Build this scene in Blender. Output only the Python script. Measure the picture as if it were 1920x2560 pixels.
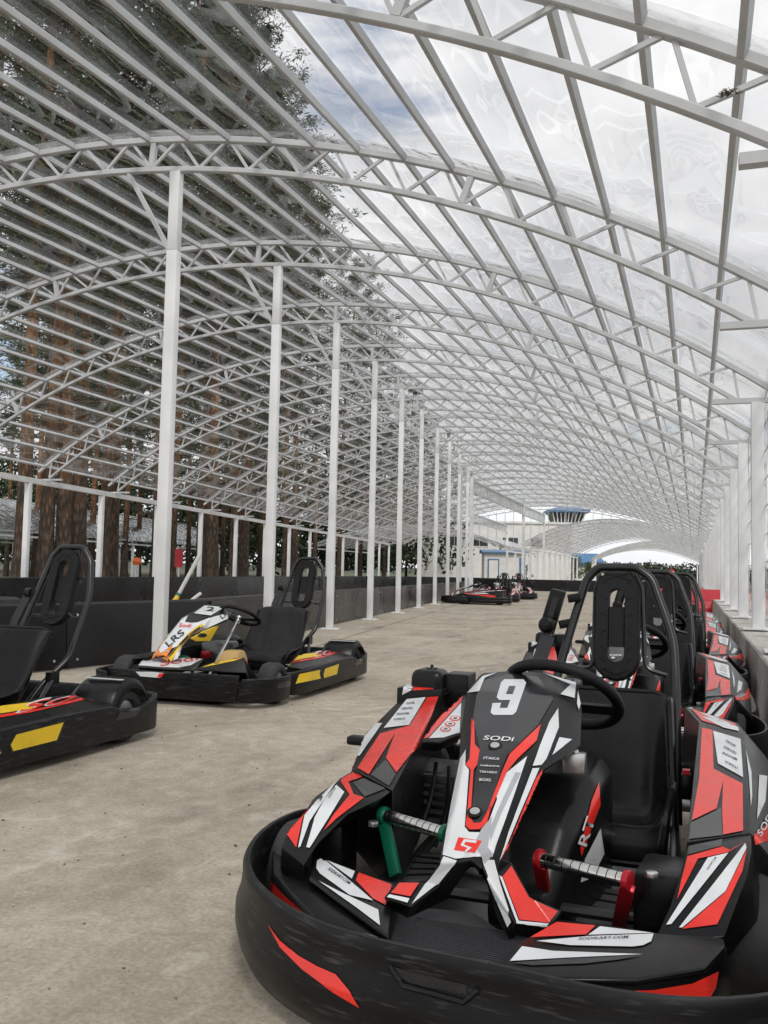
import bpy, bmesh, math, random
from mathutils import Vector, Matrix, noise
from mathutils.bvhtree import BVHTree
from mathutils.geometry import tessellate_polygon

for o in list(bpy.data.objects):
    bpy.data.objects.remove(o, do_unlink=True)
scene = bpy.context.scene
COL = scene.collection
rnd = random.Random(7)

# ------------------------------------------------------------------ camera
HC = 0.8929                       # camera height
FPX, PITCH, ROLL, YAW = 2294.06, 0.06479, 0.02134, 0.32715     # pixels of the 1920 px wide photo, radians
cy_, sy_, cp_, sp_ = math.cos(YAW), math.sin(YAW), math.cos(PITCH), math.sin(PITCH)
FWD = Vector((-sy_*cp_, cy_*cp_, sp_))
_r = Vector((cy_, sy_, 0)); _u = _r.cross(FWD)
RGT = math.cos(ROLL)*_r + math.sin(ROLL)*_u
UPV = -math.sin(ROLL)*_r + math.cos(ROLL)*_u
CAM = Vector((0, 0, HC))
cd = bpy.data.cameras.new('camera'); cam = bpy.data.objects.new('camera', cd); COL.objects.link(cam)
cd.sensor_fit = 'HORIZONTAL'; cd.sensor_width = 36.0; cd.lens = FPX/1920*36.0
cd.clip_start = 0.02; cd.clip_end = 3000
m3 = Matrix((RGT, UPV, -FWD)).transposed()
cam.matrix_world = Matrix.Translation(CAM) @ m3.to_4x4()
scene.camera = cam

def ray(px, py):
    return RGT*((px-960)/FPX) - UPV*((py-1280)/FPX) + FWD
def at_z(px, py, z):
    d = ray(px, py); return CAM + d*((z-HC)/d.z)
def at_d(px, d, z=0.0):           # image column, depth along the view: a spot on the ground
    r = ray(px, 1430); r = r/ r.dot(FWD); p = CAM + r*d; p.z = z; return p

# ------------------------------------------------------------------ world, sun, exposure
SUN_EL, SUN_AZ = math.radians(48), math.radians(150)   # azimuth clockwise from +Y
world = bpy.data.worlds.new('World'); scene.world = world; world.use_nodes = True
wn, wl = world.node_tree.nodes, world.node_tree.links
wn.clear()
wout = wn.new('ShaderNodeOutputWorld')
sky = wn.new('ShaderNodeTexSky'); sky.sky_type = 'NISHITA'; sky.sun_disc = False
sky.sun_elevation = SUN_EL; sky.sun_rotation = SUN_AZ; sky.air_density = 1.0; sky.dust_density = 1.2
bg1 = wn.new('ShaderNodeBackground'); bg1.inputs['Strength'].default_value = 0.12
wl.new(sky.outputs[0], bg1.inputs[0])
tc = wn.new('ShaderNodeTexCoord')
mp = wn.new('ShaderNodeMapping'); mp.inputs['Scale'].default_value = (1, 1, 2.6); mp.inputs['Location'].default_value = (.35, .1, .2)
wl.new(tc.outputs['Generated'], mp.inputs[0])
n1 = wn.new('ShaderNodeTexNoise'); n1.inputs['Scale'].default_value = 2.3; n1.inputs['Detail'].default_value = 9; n1.inputs['Roughness'].default_value = .55
wl.new(mp.outputs[0], n1.inputs[0])
cr = wn.new('ShaderNodeValToRGB'); cr.color_ramp.elements[0].position = .345; cr.color_ramp.elements[1].position = .44
wl.new(n1.outputs[0], cr.inputs[0])
n2 = wn.new('ShaderNodeTexNoise'); n2.inputs['Scale'].default_value = 3.4; n2.inputs['Detail'].default_value = 6
wl.new(mp.outputs[0], n2.inputs[0])
cr2 = wn.new('ShaderNodeValToRGB'); cr2.color_ramp.elements[0].position = .3; cr2.color_ramp.elements[1].position = .68
cr2.color_ramp.elements[0].color = (.56, .58, .62, 1); cr2.color_ramp.elements[1].color = (.93, .93, .94, 1)
wl.new(n2.outputs[0], cr2.inputs[0])
bg2 = wn.new('ShaderNodeBackground'); bg2.inputs['Strength'].default_value = 1.0
wl.new(cr2.outputs[0], bg2.inputs[0])
mx = wn.new('ShaderNodeMixShader'); wl.new(cr.outputs[0], mx.inputs[0]); wl.new(bg1.outputs[0], mx.inputs[1]); wl.new(bg2.outputs[0], mx.inputs[2])
wl.new(mx.outputs[0], wout.inputs[0])

sd = bpy.data.lights.new('sun', 'SUN'); sd.energy = 1.5; sd.angle = math.radians(14); sd.color = (1, .96, .9)
sun = bpy.data.objects.new('sun', sd); COL.objects.link(sun)
sdir = Vector((math.sin(SUN_AZ)*math.cos(SUN_EL), math.cos(SUN_AZ)*math.cos(SUN_EL), math.sin(SUN_EL)))
sun.rotation_euler = sdir.to_track_quat('Z', 'Y').to_euler(); sun.location = (0, 0, 30)

vs = scene.view_settings; vs.view_transform = 'Standard'; vs.look = 'None'; vs.exposure = 0.40; vs.gamma = 1; vs.use_curve_mapping = False
scene.render.engine = 'CYCLES'
scene.cycles.max_bounces = 8; scene.cycles.transparent_max_bounces = 40; scene.cycles.glossy_bounces = 4

# ------------------------------------------------------------------ helpers
def link(o, parent=None):
    COL.objects.link(o)
    if parent is not None: o.parent = parent
    return o
def tag(o, label=None, cat=None, group=None, kind=None):
    if label: o['label'] = label
    if cat: o['category'] = cat
    if group: o['group'] = group
    if kind: o['kind'] = kind
    return o
def thing(name, label, cat, loc=(0, 0, 0), rz=0.0, group=None):
    o = bpy.data.objects.new(name, None); o.empty_display_size = .2
    o.location = loc; o.rotation_euler = (0, 0, rz); link(o)
    return tag(o, label, cat, group)

class MB:
    def __init__(s): s.v = []; s.f = []; s.m = []
    def add(s, vs, fs, mi=0):
        b = len(s.v); s.v += [tuple(v) for v in vs]; s.f += [tuple(b+i for i in f) for f in fs]; s.m += [mi]*len(fs); return s
    def beam(s, a, b, w, h, up=(0, 0, 1), mi=0, cut=0):
        a, b = Vector(a), Vector(b); d = (b-a).normalized(); up = Vector(up)
        x = d.cross(up)
        if x.length < 1e-5: x = d.cross(Vector((1, 0, 0)))
        x.normalize(); z = x.cross(d)
        x, z = x*(w/2), z*(h/2)
        vs = [a-x-z, a+x-z, a+x+z, a-x+z, b-x-z, b+x-z, b+x+z, b-x+z]
        return s.add(vs, [(3, 2, 1, 0), (4, 5, 6, 7), (0, 1, 5, 4), (1, 2, 6, 5), (2, 3, 7, 6), (3, 0, 4, 7)], mi)
    def box(s, c, sz, rz=0, mi=0):
        c = Vector(c); hx, hy, hz = sz[0]/2, sz[1]/2, sz[2]/2; R = Matrix.Rotation(rz, 3, 'Z')
        vs = [c+R@Vector((i*hx, j*hy, k*hz)) for k in (-1, 1) for i, j in ((-1, -1), (1, -1), (1, 1), (-1, 1))]
        return s.add(vs, [(3, 2, 1, 0), (4, 5, 6, 7), (0, 1, 5, 4), (1, 2, 6, 5), (2, 3, 7, 6), (3, 0, 4, 7)], mi)
    def tube(s, pts, r, n=8, closed=False, mi=0, caps=True):
        pts = [Vector(p) for p in pts]; k = len(pts); rr = r if isinstance(r, (list, tuple)) else [r]*k
        T = []
        for i in range(k):
            if closed: t = pts[(i+1) % k]-pts[i-1]
            else: t = pts[min(i+1, k-1)]-pts[max(i-1, 0)]
            T.append(t.normalized())
        u = T[0].orthogonal().normalized(); vs = []
        for i in range(k):
            u = (u - T[i]*u.dot(T[i])).normalized(); w = T[i].cross(u)
            for j in range(n):
                a = 2*math.pi*j/n; vs.append(pts[i]+(u*math.cos(a)+w*math.sin(a))*rr[i])
        fs = []
        for i in range(k if closed else k-1):
            i2 = (i+1) % k
            for j in range(n):
                fs.append((i*n+j, i*n+(j+1) % n, i2*n+(j+1) % n, i2*n+j))
        if caps and not closed: fs += [tuple(range(n-1, -1, -1)), tuple(range((k-1)*n, k*n))]
        return s.add(vs, fs, mi)
    def loft(s, rings, closed_ring=True, cap=True, mi=0, closed_path=False):
        n = len(rings[0]); vs = [p for r in rings for p in r]; fs = []
        k = len(rings)
        for i in range(k if closed_path else k-1):
            i2 = (i+1) % k
            for j in range(n if closed_ring else n-1):
                fs.append((i*n+j, i*n+(j+1) % n, i2*n+(j+1) % n, i2*n+j))
        if cap and closed_ring and not closed_path: fs += [tuple(range(n-1, -1, -1)), tuple(range((k-1)*n, k*n))]
        return s.add(vs, fs, mi)
    def lathe(s, prof, n=20, M=None, mi=0):          # prof [(r, h)] about local Z
        M = M or Matrix()
        rings = [[M@Vector((r*math.cos(2*math.pi*j/n), r*math.sin(2*math.pi*j/n), h)) for j in range(n)] for r, h in prof]
        return s.loft(rings, True, True, mi)
    def prism(s, poly, M, t, mi=0):                  # poly in local XY, extruded along local Z by t
        n = len(poly); vs = [M@Vector((x, y, 0)) for x, y in poly]+[M@Vector((x, y, t)) for x, y in poly]
        return s.add(vs, [tuple(range(n-1, -1, -1)), tuple(range(n, 2*n))]+[(i, (i+1) % n, n+(i+1) % n, n+i) for i in range(n)], mi)
    def mesh(s, name):
        me = bpy.data.meshes.new(name); me.from_pydata(s.v, [], s.f); me.validate(); me.update(); return me
    def build(s, name, mat, parent=None, smooth=False, bevel=0, seg=2, subsurf=0, solid=0, ang=40, kind=None, recalc=True):
        me = s.mesh(name)
        bm = bmesh.new(); bm.from_mesh(me)
        if recalc: bmesh.ops.recalc_face_normals(bm, faces=bm.faces)
        if bevel:
            eds = [e for e in bm.edges if len(e.link_faces) == 2 and e.calc_face_angle(0) > math.radians(18)]
            bmesh.ops.bevel(bm, geom=eds, offset=bevel, segments=seg, affect='EDGES', profile=.5, clamp_overlap=True)
        bm.to_mesh(me); bm.free()
        mats = mat if isinstance(mat, (list, tuple)) else [mat]
        for m in mats: me.materials.append(m)
        if len(mats) > 1 and not bevel:
            for p, mi in zip(me.polygons, s.m): p.material_index = mi
        if smooth or bevel:
            for p in me.polygons: p.use_smooth = True
            try: me.set_sharp_from_angle(angle=math.radians(ang))
            except Exception: pass
        o = bpy.data.objects.new(name, me); link(o, parent)
        if subsurf:
            md = o.modifiers.new('sub', 'SUBSURF'); md.levels = md.render_levels = subsurf
        if kind: o['kind'] = kind
        return o
def put(name, me, parent=None, loc=None, rot=None):
    o = bpy.data.objects.new(name, me); link(o, parent)
    if loc is not None: o.location = loc
    if rot is not None: o.rotation_euler = rot
    return o

# ------------------------------------------------------------------ materials
def nodes(name):
    m = bpy.data.materials.new(name); m.use_nodes = True; nt = m.node_tree
    return m, nt, nt.nodes, nt.links, nt.nodes['Principled BSDF']
def pmat(name, col, rough=.5, metal=0., var=.12, scale=8., bump=0., bscale=60., spec=.5, coat=0., detail=6, rvar=.0, col2=None, sc3=(1, 1, 1), coord='Object'):
    m, nt, N, L, B = nodes(name)
    t = N.new('ShaderNodeTexCoord'); mpn = N.new('ShaderNodeMapping'); mpn.inputs['Scale'].default_value = sc3
    L.new(t.outputs[coord], mpn.inputs[0])
    nz = N.new('ShaderNodeTexNoise'); nz.inputs['Scale'].default_value = scale; nz.inputs['Detail'].default_value = detail
    L.new(mpn.outputs[0], nz.inputs[0])
    mix = N.new('ShaderNodeMix'); mix.data_type = 'RGBA'
    a = [max(0, c*(1-var)) for c in col]; b = [min(1, c*(1+var)) for c in col] if col2 is None else col2
    mix.inputs[6].default_value = (*a, 1); mix.inputs[7].default_value = (*b, 1)
    mr = N.new('ShaderNodeMapRange'); mr.inputs[1].default_value = .33; mr.inputs[2].default_value = .67
    L.new(nz.outputs[0], mr.inputs[0]); L.new(mr.outputs[0], mix.inputs[0]); L.new(mix.outputs[2], B.inputs['Base Color'])
    B.inputs['Roughness'].default_value = rough; B.inputs['Metallic'].default_value = metal
    B.inputs['Specular IOR Level'].default_value = spec
    if coat: B.inputs['Coat Weight'].default_value = coat; B.inputs['Coat Roughness'].default_value = .12
    if rvar:
        mr2 = N.new('ShaderNodeMapRange'); mr2.inputs[1].default_value = .3; mr2.inputs[2].default_value = .7
        mr2.inputs[3].default_value = max(.02, rough-rvar); mr2.inputs[4].default_value = min(1, rough+rvar)
        L.new(nz.outputs[0], mr2.inputs[0]); L.new(mr2.outputs[0], B.inputs['Roughness'])
    if bump:
        nb = N.new('ShaderNodeTexNoise'); nb.inputs['Scale'].default_value = bscale; nb.inputs['Detail'].default_value = 4
        L.new(mpn.outputs[0], nb.inputs[0])
        bp = N.new('ShaderNodeBump'); bp.inputs['Strength'].default_value = bump; bp.inputs['Distance'].default_value = .01
        L.new(nb.outputs[0], bp.inputs['Height']); L.new(bp.outputs[0], B.inputs['Normal'])
    return m

M = {}
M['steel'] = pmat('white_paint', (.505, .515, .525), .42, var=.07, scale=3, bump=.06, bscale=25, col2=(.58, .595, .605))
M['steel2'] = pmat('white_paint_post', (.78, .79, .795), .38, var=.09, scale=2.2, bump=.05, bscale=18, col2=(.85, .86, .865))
M['galv'] = pmat('galvanised', (.55, .55, .55), .35, .6, var=.2, scale=20)
M['bolt'] = pmat('zinc_bolt', (.62, .62, .6), .28, .9, var=.1, scale=30)
M['chrome'] = pmat('polished_tube', (.62, .61, .58), .2, 1., var=.12, scale=30, rvar=.08)

def film_mat(name, haze=.010, ior=1.42, bump=.5, bscale=.6, rough=.008, tint=.97, dist=.13, extra=0.0):
    m, nt, N, L, B = nodes(name); N.remove(B)
    out = N['Material Output']
    t = N.new('ShaderNodeTexCoord')
    nz = N.new('ShaderNodeTexNoise'); nz.inputs['Scale'].default_value = bscale; nz.inputs['Detail'].default_value = .3; nz.inputs['Distortion'].default_value = 1.2
    L.new(t.outputs['Object'], nz.inputs[0])
    bp = N.new('ShaderNodeBump'); bp.inputs['Strength'].default_value = bump; bp.inputs['Distance'].default_value = dist
    L.new(nz.outputs[0], bp.inputs['Height'])
    fr = N.new('ShaderNodeLayerWeight'); fr.inputs[0].default_value = .5; L.new(bp.outputs[0], fr.inputs['Normal'])
    pw = N.new('ShaderNodeMath'); pw.operation = 'POWER'; pw.inputs[1].default_value = 4.2; L.new(fr.outputs['Facing'], pw.inputs[0])
    fa = N.new('ShaderNodeMath'); fa.operation = 'MULTIPLY_ADD'; fa.inputs[1].default_value = .8; fa.inputs[2].default_value = .085+extra; fa.use_clamp = True
    L.new(pw.outputs[0], fa.inputs[0])
    tr = N.new('ShaderNodeBsdfTransparent'); tr.inputs[0].default_value = (tint, tint, tint*.995, 1)
    gl = N.new('ShaderNodeBsdfGlossy'); gl.inputs['Roughness'].default_value = rough; L.new(bp.outputs[0], gl.inputs['Normal'])
    tl = N.new('ShaderNodeBsdfTranslucent'); tl.inputs[0].default_value = (.85, .86, .87, 1)
    df = N.new('ShaderNodeBsdfDiffuse'); df.inputs[0].default_value = (.85, .86, .87, 1)
    ad = N.new('ShaderNodeMixShader'); ad.inputs[0].default_value = .5; L.new(tl.outputs[0], ad.inputs[1]); L.new(df.outputs[0], ad.inputs[2])
    # light dust, a little heavier in streaks
    n3 = N.new('ShaderNodeTexNoise'); n3.inputs['Scale'].default_value = 1.3; n3.inputs['Detail'].default_value = 7; n3.inputs['Distortion'].default_value = 2.5
    L.new(t.outputs['Object'], n3.inputs[0])
    mr = N.new('ShaderNodeMapRange'); mr.inputs[1].default_value = .45; mr.inputs[2].default_value = .75; mr.inputs[3].default_value = haze*.5; mr.inputs[4].default_value = haze*2.6
    L.new(n3.outputs[0], mr.inputs[0])
    m1 = N.new('ShaderNodeMixShader'); L.new(mr.outputs[0], m1.inputs[0]); L.new(tr.outputs[0], m1.inputs[1]); L.new(ad.outputs[0], m1.inputs[2])
    m2 = N.new('ShaderNodeMixShader'); L.new(fa.outputs[0], m2.inputs[0]); L.new(m1.outputs[0], m2.inputs[1]); L.new(gl.outputs[0], m2.inputs[2])
    L.new(m2.outputs[0], out.inputs[0])
    return m
M['film'] = film_mat('clear_film')
M['film_wall'] = film_mat('clear_wall_film', haze=.09, bump=.6, bscale=3, dist=.03)
M['film_dirty'] = film_mat('dusty_film_overlap', haze=.22, bump=.4, bscale=6)
M['film_far'] = film_mat('crinkled_far_film', haze=.25, bump=.9, bscale=1.6, rough=.12, tint=.8, dist=.12, extra=.28)

def concrete(name, base, base2, dark, scale=1.):
    m, nt, N, L, B = nodes(name)
    t = N.new('ShaderNodeTexCoord')
    def nz(s, d, dist=0, sc=(1, 1, 1)):
        mpn = N.new('ShaderNodeMapping'); mpn.inputs['Scale'].default_value = sc; L.new(t.outputs['Object'], mpn.inputs[0])
        n = N.new('ShaderNodeTexNoise'); n.inputs['Scale'].default_value = s*scale; n.inputs['Detail'].default_value = d; n.inputs['Distortion'].default_value = dist
        n.inputs['Roughness'].default_value = .6
        L.new(mpn.outputs[0], n.inputs[0]); return n
    def ramp(n, a, b):
        r = N.new('ShaderNodeMapRange'); r.inputs[1].default_value = a; r.inputs[2].default_value = b; L.new(n.outputs[0], r.inputs[0]); return r
    def mixc(f, a, b, mul=None):
        x = N.new('ShaderNodeMix'); x.data_type = 'RGBA'
        if mul: x.blend_type = 'MULTIPLY'
        L.new(f, x.inputs[0])
        for i, c in ((6, a), (7, b)):
            if isinstance(c, tuple): x.inputs[i].default_value = (*c, 1)
            else: L.new(c, x.inputs[i])
        return x.outputs[2]
    big = ramp(nz(.55, 8, 1.2), .35, .65)
    c = mixc(big.outputs[0], base, base2)
    st = ramp(nz(1.6, 10, .8, (1, .45, 1)), .47, .68)
    c = mixc(st.outputs[0], c, dark)
    med = ramp(nz(11, 8, .6), .35, .65)
    c = mixc(med.outputs[0], c, (.80, .79, .77), True)
    fine = ramp(nz(75, 6), .36, .64)
    c = mixc(fine.outputs[0], c, (.74, .73, .71), True)
    sp = ramp(nz(140, 2), .62, .72)
    c = mixc(sp.outputs[0], c, (.55, .53, .5), True)
    # thin dark tyre lines
    wv = N.new('ShaderNodeTexWave'); wv.inputs['Scale'].default_value = .22; wv.inputs['Distortion'].default_value = 9; wv.inputs['Detail'].default_value = 1.5; wv.inputs['Detail Scale'].default_value = .35
    L.new(t.outputs['Object'], wv.inputs[0]); tw = ramp(wv, .972, .995); tn = ramp(nz(.9, 4), .5, .62)
    tm_ = N.new('ShaderNodeMath'); tm_.operation = 'MULTIPLY'; L.new(tw.outputs[0], tm_.inputs[0]); L.new(tn.outputs[0], tm_.inputs[1])
    c = mixc(tm_.outputs[0], c, (.72, .71, .70), True)
    # light scuffed patches
    lt = ramp(nz(4.5, 9, 1.5, (1, .6, 1)), .55, .72)
    x = N.new('ShaderNodeMix'); x.data_type = 'RGBA'; mu = N.new('ShaderNodeMath'); mu.operation = 'MULTIPLY'; mu.inputs[1].default_value = .4
    L.new(lt.outputs[0], mu.inputs[0]); L.new(mu.outputs[0], x.inputs[0]); L.new(c, x.inputs[6]); x.inputs[7].default_value = (.66, .62, .55, 1)
    L.new(x.outputs[2], B.inputs['Base Color'])
    B.inputs['Roughness'].default_value = .88; B.inputs['Specular IOR Level'].default_value = .3
    bn = nz(55, 6); bp = N.new('ShaderNodeBump'); bp.inputs['Strength'].default_value = .45; bp.inputs['Distance'].default_value = .006
    L.new(bn.outputs[0], bp.inputs['Height']); L.new(bp.outputs[0], B.inputs['Normal'])
    return m
M['concrete'] = concrete('worn_concrete', (.465, .412, .333), (.54, .486, .402), (.355, .31, .248))
M['asphalt'] = concrete('track_surface', (.17, .145, .12), (.21, .18, .15), (.12, .105, .09), 1.)
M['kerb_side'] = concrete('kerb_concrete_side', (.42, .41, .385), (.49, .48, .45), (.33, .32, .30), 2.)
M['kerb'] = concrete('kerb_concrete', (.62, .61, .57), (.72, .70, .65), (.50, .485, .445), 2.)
M['grass'] = pmat('grass_ground', (.05, .07, .022), .95, var=.4, scale=1.2, bump=.9, bscale=30, col2=(.10, .095, .045))
# ------------------------------------------------------------------ ground
XR, HK, HT = 0.5427, 0.390, 2.68        # right wall line, kerb top, right post top
def YA(n): return 9.934 + 3.0*(n-2)      # frame n
def XL(Y): return -4.371 - .14095*(Y-6.934)      # row of tall posts
def XE(Y): return -12.95 - .133*(Y-15.934)       # left eave line
def sheet(name, pts, z, mat, kind='structure', label=None):
    mb = MB(); mb.add([(x, y, z) for x, y in pts], [tuple(range(len(pts)))])
    o = mb.build(name, mat, recalc=False)
    if o.data.polygons[0].normal.z < 0: o.data.flip_normals()
    return tag(o, label, None, None, kind)
sheet('ground', [(-900, -300), (900, -300), (900, 1500), (-900, 1500)], -.02, M['grass'])
sheet('floor', [(-26, -8), (.43, -8), (.43, 125), (-30, 125)], 0, M['concrete'])
def band(name, f0, f1, y0, y1, z, mat, step=3, thick=0):
    ys = [y0+i*step for i in range(int((y1-y0)/step)+1)]
    mb = MB(); top = [[(f0(y), y, z), (f1(y), y, z)] for y in ys]
    if thick:
        rings = [[(f0(y), y, z-thick), (f0(y), y, z), (f1(y), y, z), (f1(y), y, z-thick)] for y in ys]
        mb.loft(rings)
    else: mb.loft(top, closed_ring=False)
    return tag(mb.build(name, mat), None, None, None, 'structure')
band('track', lambda y: XE(y)+.45, lambda y: XL(y)-.3 if y > 8 else XL(8)-.3-.25*(8-y), -7.5, 58.5, .004, M['asphalt'])
jit = lambda y: .03*noise.noise(Vector((0, y*.6, 3)))
band('pavement', lambda y: XL(y)-.28, lambda y: XL(y)+.62+jit(y), -1, 38, .014, M['concrete'], 1.0, .02)
# raised concrete kerb under the right wall
mb = MB(); rings = []
for i in range(121):
    y = -8+i; w = .02*noise.noise(Vector((1.3, y*.55, 0)))+.012*noise.noise(Vector((7, y*1.7, 0)))
    zt = HK-.012+.018*noise.noise(Vector((4, y*.4, 0)))
    rings.append([(.405+w, y, -.02), (.43+w, y, zt-.01), (.445+w, y, zt), (1.9, y, zt), (1.9, y, -.02)])
fl = len(mb.f); mb.loft(rings)
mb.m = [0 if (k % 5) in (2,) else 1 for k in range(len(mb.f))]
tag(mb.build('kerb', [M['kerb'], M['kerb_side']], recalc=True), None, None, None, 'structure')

# ------------------------------------------------------------------ the big track canopy
canopy = thing('track_canopy', 'long white steel canopy of arched trusses roofed with clear film over the kart track', 'canopy')
DEP = .27
def arch_geo(n, xr=None, xl=None, zc=None, ze=2.70):
    Y = YA(n); xr = XR-.12 if xr is None else xr; xl = XE(Y)+.1 if xl is None else xl
    zc = 4.5+.75*(1-math.exp(-(n-1)/5)) if zc is None else zc
    if n <= 0: ze, zc = ze-.10, zc-.10+.05*(-n)
    xc = (xr+xl)/2; h = (xr-xl)/2; rise = zc-ze; R = (h*h+rise*rise)/(2*rise)
    return dict(Y=Y, xc=xc, R=R, z0=zc-R, a=math.asin(h/R), xr=xr, xl=xl)
def apt(g, ang, off=0.0, Y=None):
    r = g['R']+off; return Vector((g['xc']+r*math.sin(ang), g['Y'] if Y is None else Y, g['z0']+r*math.cos(ang)))
def az(g, x, off=0.0):
    r = g['R']+off; return g['z0']+math.sqrt(max(0, r*r-(x-g['xc'])**2))
def arc_chord(mb, g, off, w, h, e0=0., e1=0., seg=44):
    rings = []
    for i in range(seg+1):
        a = -g['a']-e0+(2*g['a']+e0+e1)*i/seg
        p0, p1 = apt(g, a, off-h/2), apt(g, a, off+h/2)
        rings.append([p0-Vector((0, w/2, 0)), p0+Vector((0, w/2, 0)), p1+Vector((0, w/2, 0)), p1-Vector((0, w/2, 0))])
    mb.loft(rings)
def web_nodes(g):
    k = max(8, round(2*g['a']*g['R']/.5)); return [-g['a']+2*g['a']*i/k for i in range(k+1)]
N0, N1 = -2, 19
G = {n: arch_geo(n) for n in range(N0, N1+1)}
far_web = MB()
for n in range(N0, N1+1):
    g = G[n]
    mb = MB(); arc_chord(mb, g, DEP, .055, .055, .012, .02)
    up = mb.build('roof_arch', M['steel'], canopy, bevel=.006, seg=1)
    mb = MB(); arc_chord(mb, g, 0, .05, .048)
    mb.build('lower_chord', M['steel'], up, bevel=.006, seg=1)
    ns = web_nodes(g); bars = []
    for i in range(len(ns)-1):
        mid = (ns[i]+ns[i+1])/2
        bars.append((apt(g, ns[i]+.008/g['R'], .02), apt(g, mid-.03/g['R'], DEP-.026), .023))
        bars.append((apt(g, mid+.03/g['R'], DEP-.026), apt(g, ns[i+1]-.008/g['R'], .02), .02))
    for i in range(3, len(ns)-2, 6): bars.append((apt(g, ns[i], .024), apt(g, ns[i], DEP-.027), .045))
    if 0 <= n <= 6:
        for a, b, w in bars:
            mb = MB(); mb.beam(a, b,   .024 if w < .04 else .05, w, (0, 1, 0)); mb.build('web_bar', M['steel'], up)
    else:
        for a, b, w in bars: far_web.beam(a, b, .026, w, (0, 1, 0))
far_web.build('web_bars', M['steel'], canopy, kind='stuff')
# purlins
XM, SP = -6.27, .404
def purlin_x(n):
    g = G[n]; xs = [.19-SP*j for j in range(17)]
    x0 = xs[-1]; xe = g['xl']-.12
    return xs+[x0+(xe-x0)*k/16 for k in range(1, 17)]
far_p = MB()
for n in range(N0, N1):
    ga, gb = G[n], G[n+1]
    for xa, xb in zip(purlin_x(n), purlin_x(n+1)):
        a = Vector((xa, ga['Y']+.029, az(ga, xa, DEP+.006))); b = Vector((xb, gb['Y']-.029, az(gb, xb, DEP+.006)))
        nrm = Vector((xa-ga['xc'], 0, a.z-ga['z0']))
        if 0 <= n <= 8:
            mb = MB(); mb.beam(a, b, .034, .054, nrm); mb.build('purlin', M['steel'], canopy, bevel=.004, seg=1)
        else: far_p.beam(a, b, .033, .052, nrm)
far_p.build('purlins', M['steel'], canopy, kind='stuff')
# roof film, one sheet for each bay
for n in range(N0, N1):
    ga, gb = G[n], G[n+1]; pa, pb = purlin_x(n), purlin_x(n+1)
    pa = [ga['xr']+.42]+pa; pb = [gb['xr']+.42]+pb
    SU, SV = 3, 8; rows = []
    for v in range(SV+1):
        t = v/SV; row = []
        for k in range(len(pa)-1):
            for s in range(SU + (1 if k == len(pa)-2 else 0)):
                f = s/SU; xa = pa[k]+(pa[k+1]-pa[k])*f; xb = pb[k]+(pb[k+1]-pb[k])*f
                x = xa+(xb-xa)*t; Y = ga['Y']+(gb['Y']-ga['Y'])*t
                z = az(ga, xa, DEP)*(1-t)+az(gb, xb, DEP)*t
                nv = noise.noise(Vector((x*1.1, Y*.9, n*3.3)))
                z += .036+.010*n/30+.02*math.sin(math.pi*f)*(0.4+math.sin(math.pi*t))+.03*nv*math.sin(math.pi*f)+.012*math.sin(math.pi*t)*nv
                row.append((x, Y + (.06 if v == SV else (-.06 if v == 0 else 0)), z))
        rows.append(row)
    mb = MB(); mb.loft(rows, closed_ring=False, cap=False)
    mb.build('roof_sheet', M['film'], canopy, smooth=True, ang=180)
# dusty overlaps of the film above each truss
for n in range(N0+1, 12):
    g = G[n]; rows = []
    for i in range(61):
        a = -g['a']+2*g['a']*i/60; w = .11+.03*noise.noise(Vector((i*.3, n, 0)))
        rows.append([apt(g, a, DEP+.075, g['Y']-w*.4), apt(g, a, DEP+.078, g['Y']+w)])
    mb = MB(); mb.loft(rows, closed_ring=False, cap=False); mb.build('film_overlap', M['film_dirty'], canopy, smooth=True)

# tall posts
for n in range(1, 11):
    Y = YA(n); x = XL(Y); g = G[n]; zt = az(g, x, -.024); ra = .12
    mb = MB(); mb.box((x, Y, (zt-.72)/2+.012), (.1, .1, zt-.72-.024), ra)
    po = mb.build('post', M['steel2'], canopy, bevel=.006, seg=2)
    mb = MB(); mb.box((x, Y, zt-.36), (.094, .094, .712), ra); mb.build('post_extension', M['steel2'], po, bevel=.006)
    mb = MB(); mb.box((x, Y, .021), (.2, .2, .01), ra); mb.box((x, Y, .0155), (.3, .26, .008), ra+.3); mb.build('base_plate', M['steel2'], po)
    mb = MB()
    for sx in (-1, 1):
        for s2 in (-1, 1): mb.box((x+sx*.075, Y+s2*.075, .034), (.018, .018, .02), .4)
    mb.build('anchor_bolts', M['galv'], po)
    mb = MB(); x2 = x-.50; mb.beam((x-.05, Y, zt-.70), (x2, Y, az(g, x2, -.024)), .035, .035); mb.build('brace', M['steel'], po)
    if n >= 6:
        mb = MB(); x2 = x+.8; mb.beam((x+.05, Y, zt-.60), (x2, Y, az(g, x2, -.024)), .035, .035); mb.build('brace', M['steel'], po)
# right wall posts on the kerb, with the outrigger that carries the truss
mbk = MB(); mbk.beam((-.43, 0, 0), (.22, 0, 0), .06, .05); mbk.beam((-.415, 0, 0), (-.4305, 0, 0), .048, .038, mi=1)
M['dark'] = pmat('painted_inner_shade', (.02, .02, .02), .8)  # near-black paint standing for the shade inside open channels and slots
bracket = None
for n in range(0, 31):
    Y = YA(n); x = XR+.06; HT = 2.68 if n else 2.58
    mb = MB(); mb.box((x, Y, (HT+HK)/2), (.12, .12, HT-HK), 0); po = mb.build('wall_post', M['steel2'], canopy, bevel=.006)
    if bracket is None:
        bracket = mbk.build('outrigger', [M['steel'], M['dark']], po, recalc=True); bracket.location = (x, Y, HT+.0255)
    else: put('outrigger', bracket.data, po, (x, Y, HT+.0255))
    mb = MB(); mb.box((x-.02, Y, HK+.014), (.26, .24, .012)); mb.build('base_plate', M['steel2'], po)
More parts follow.
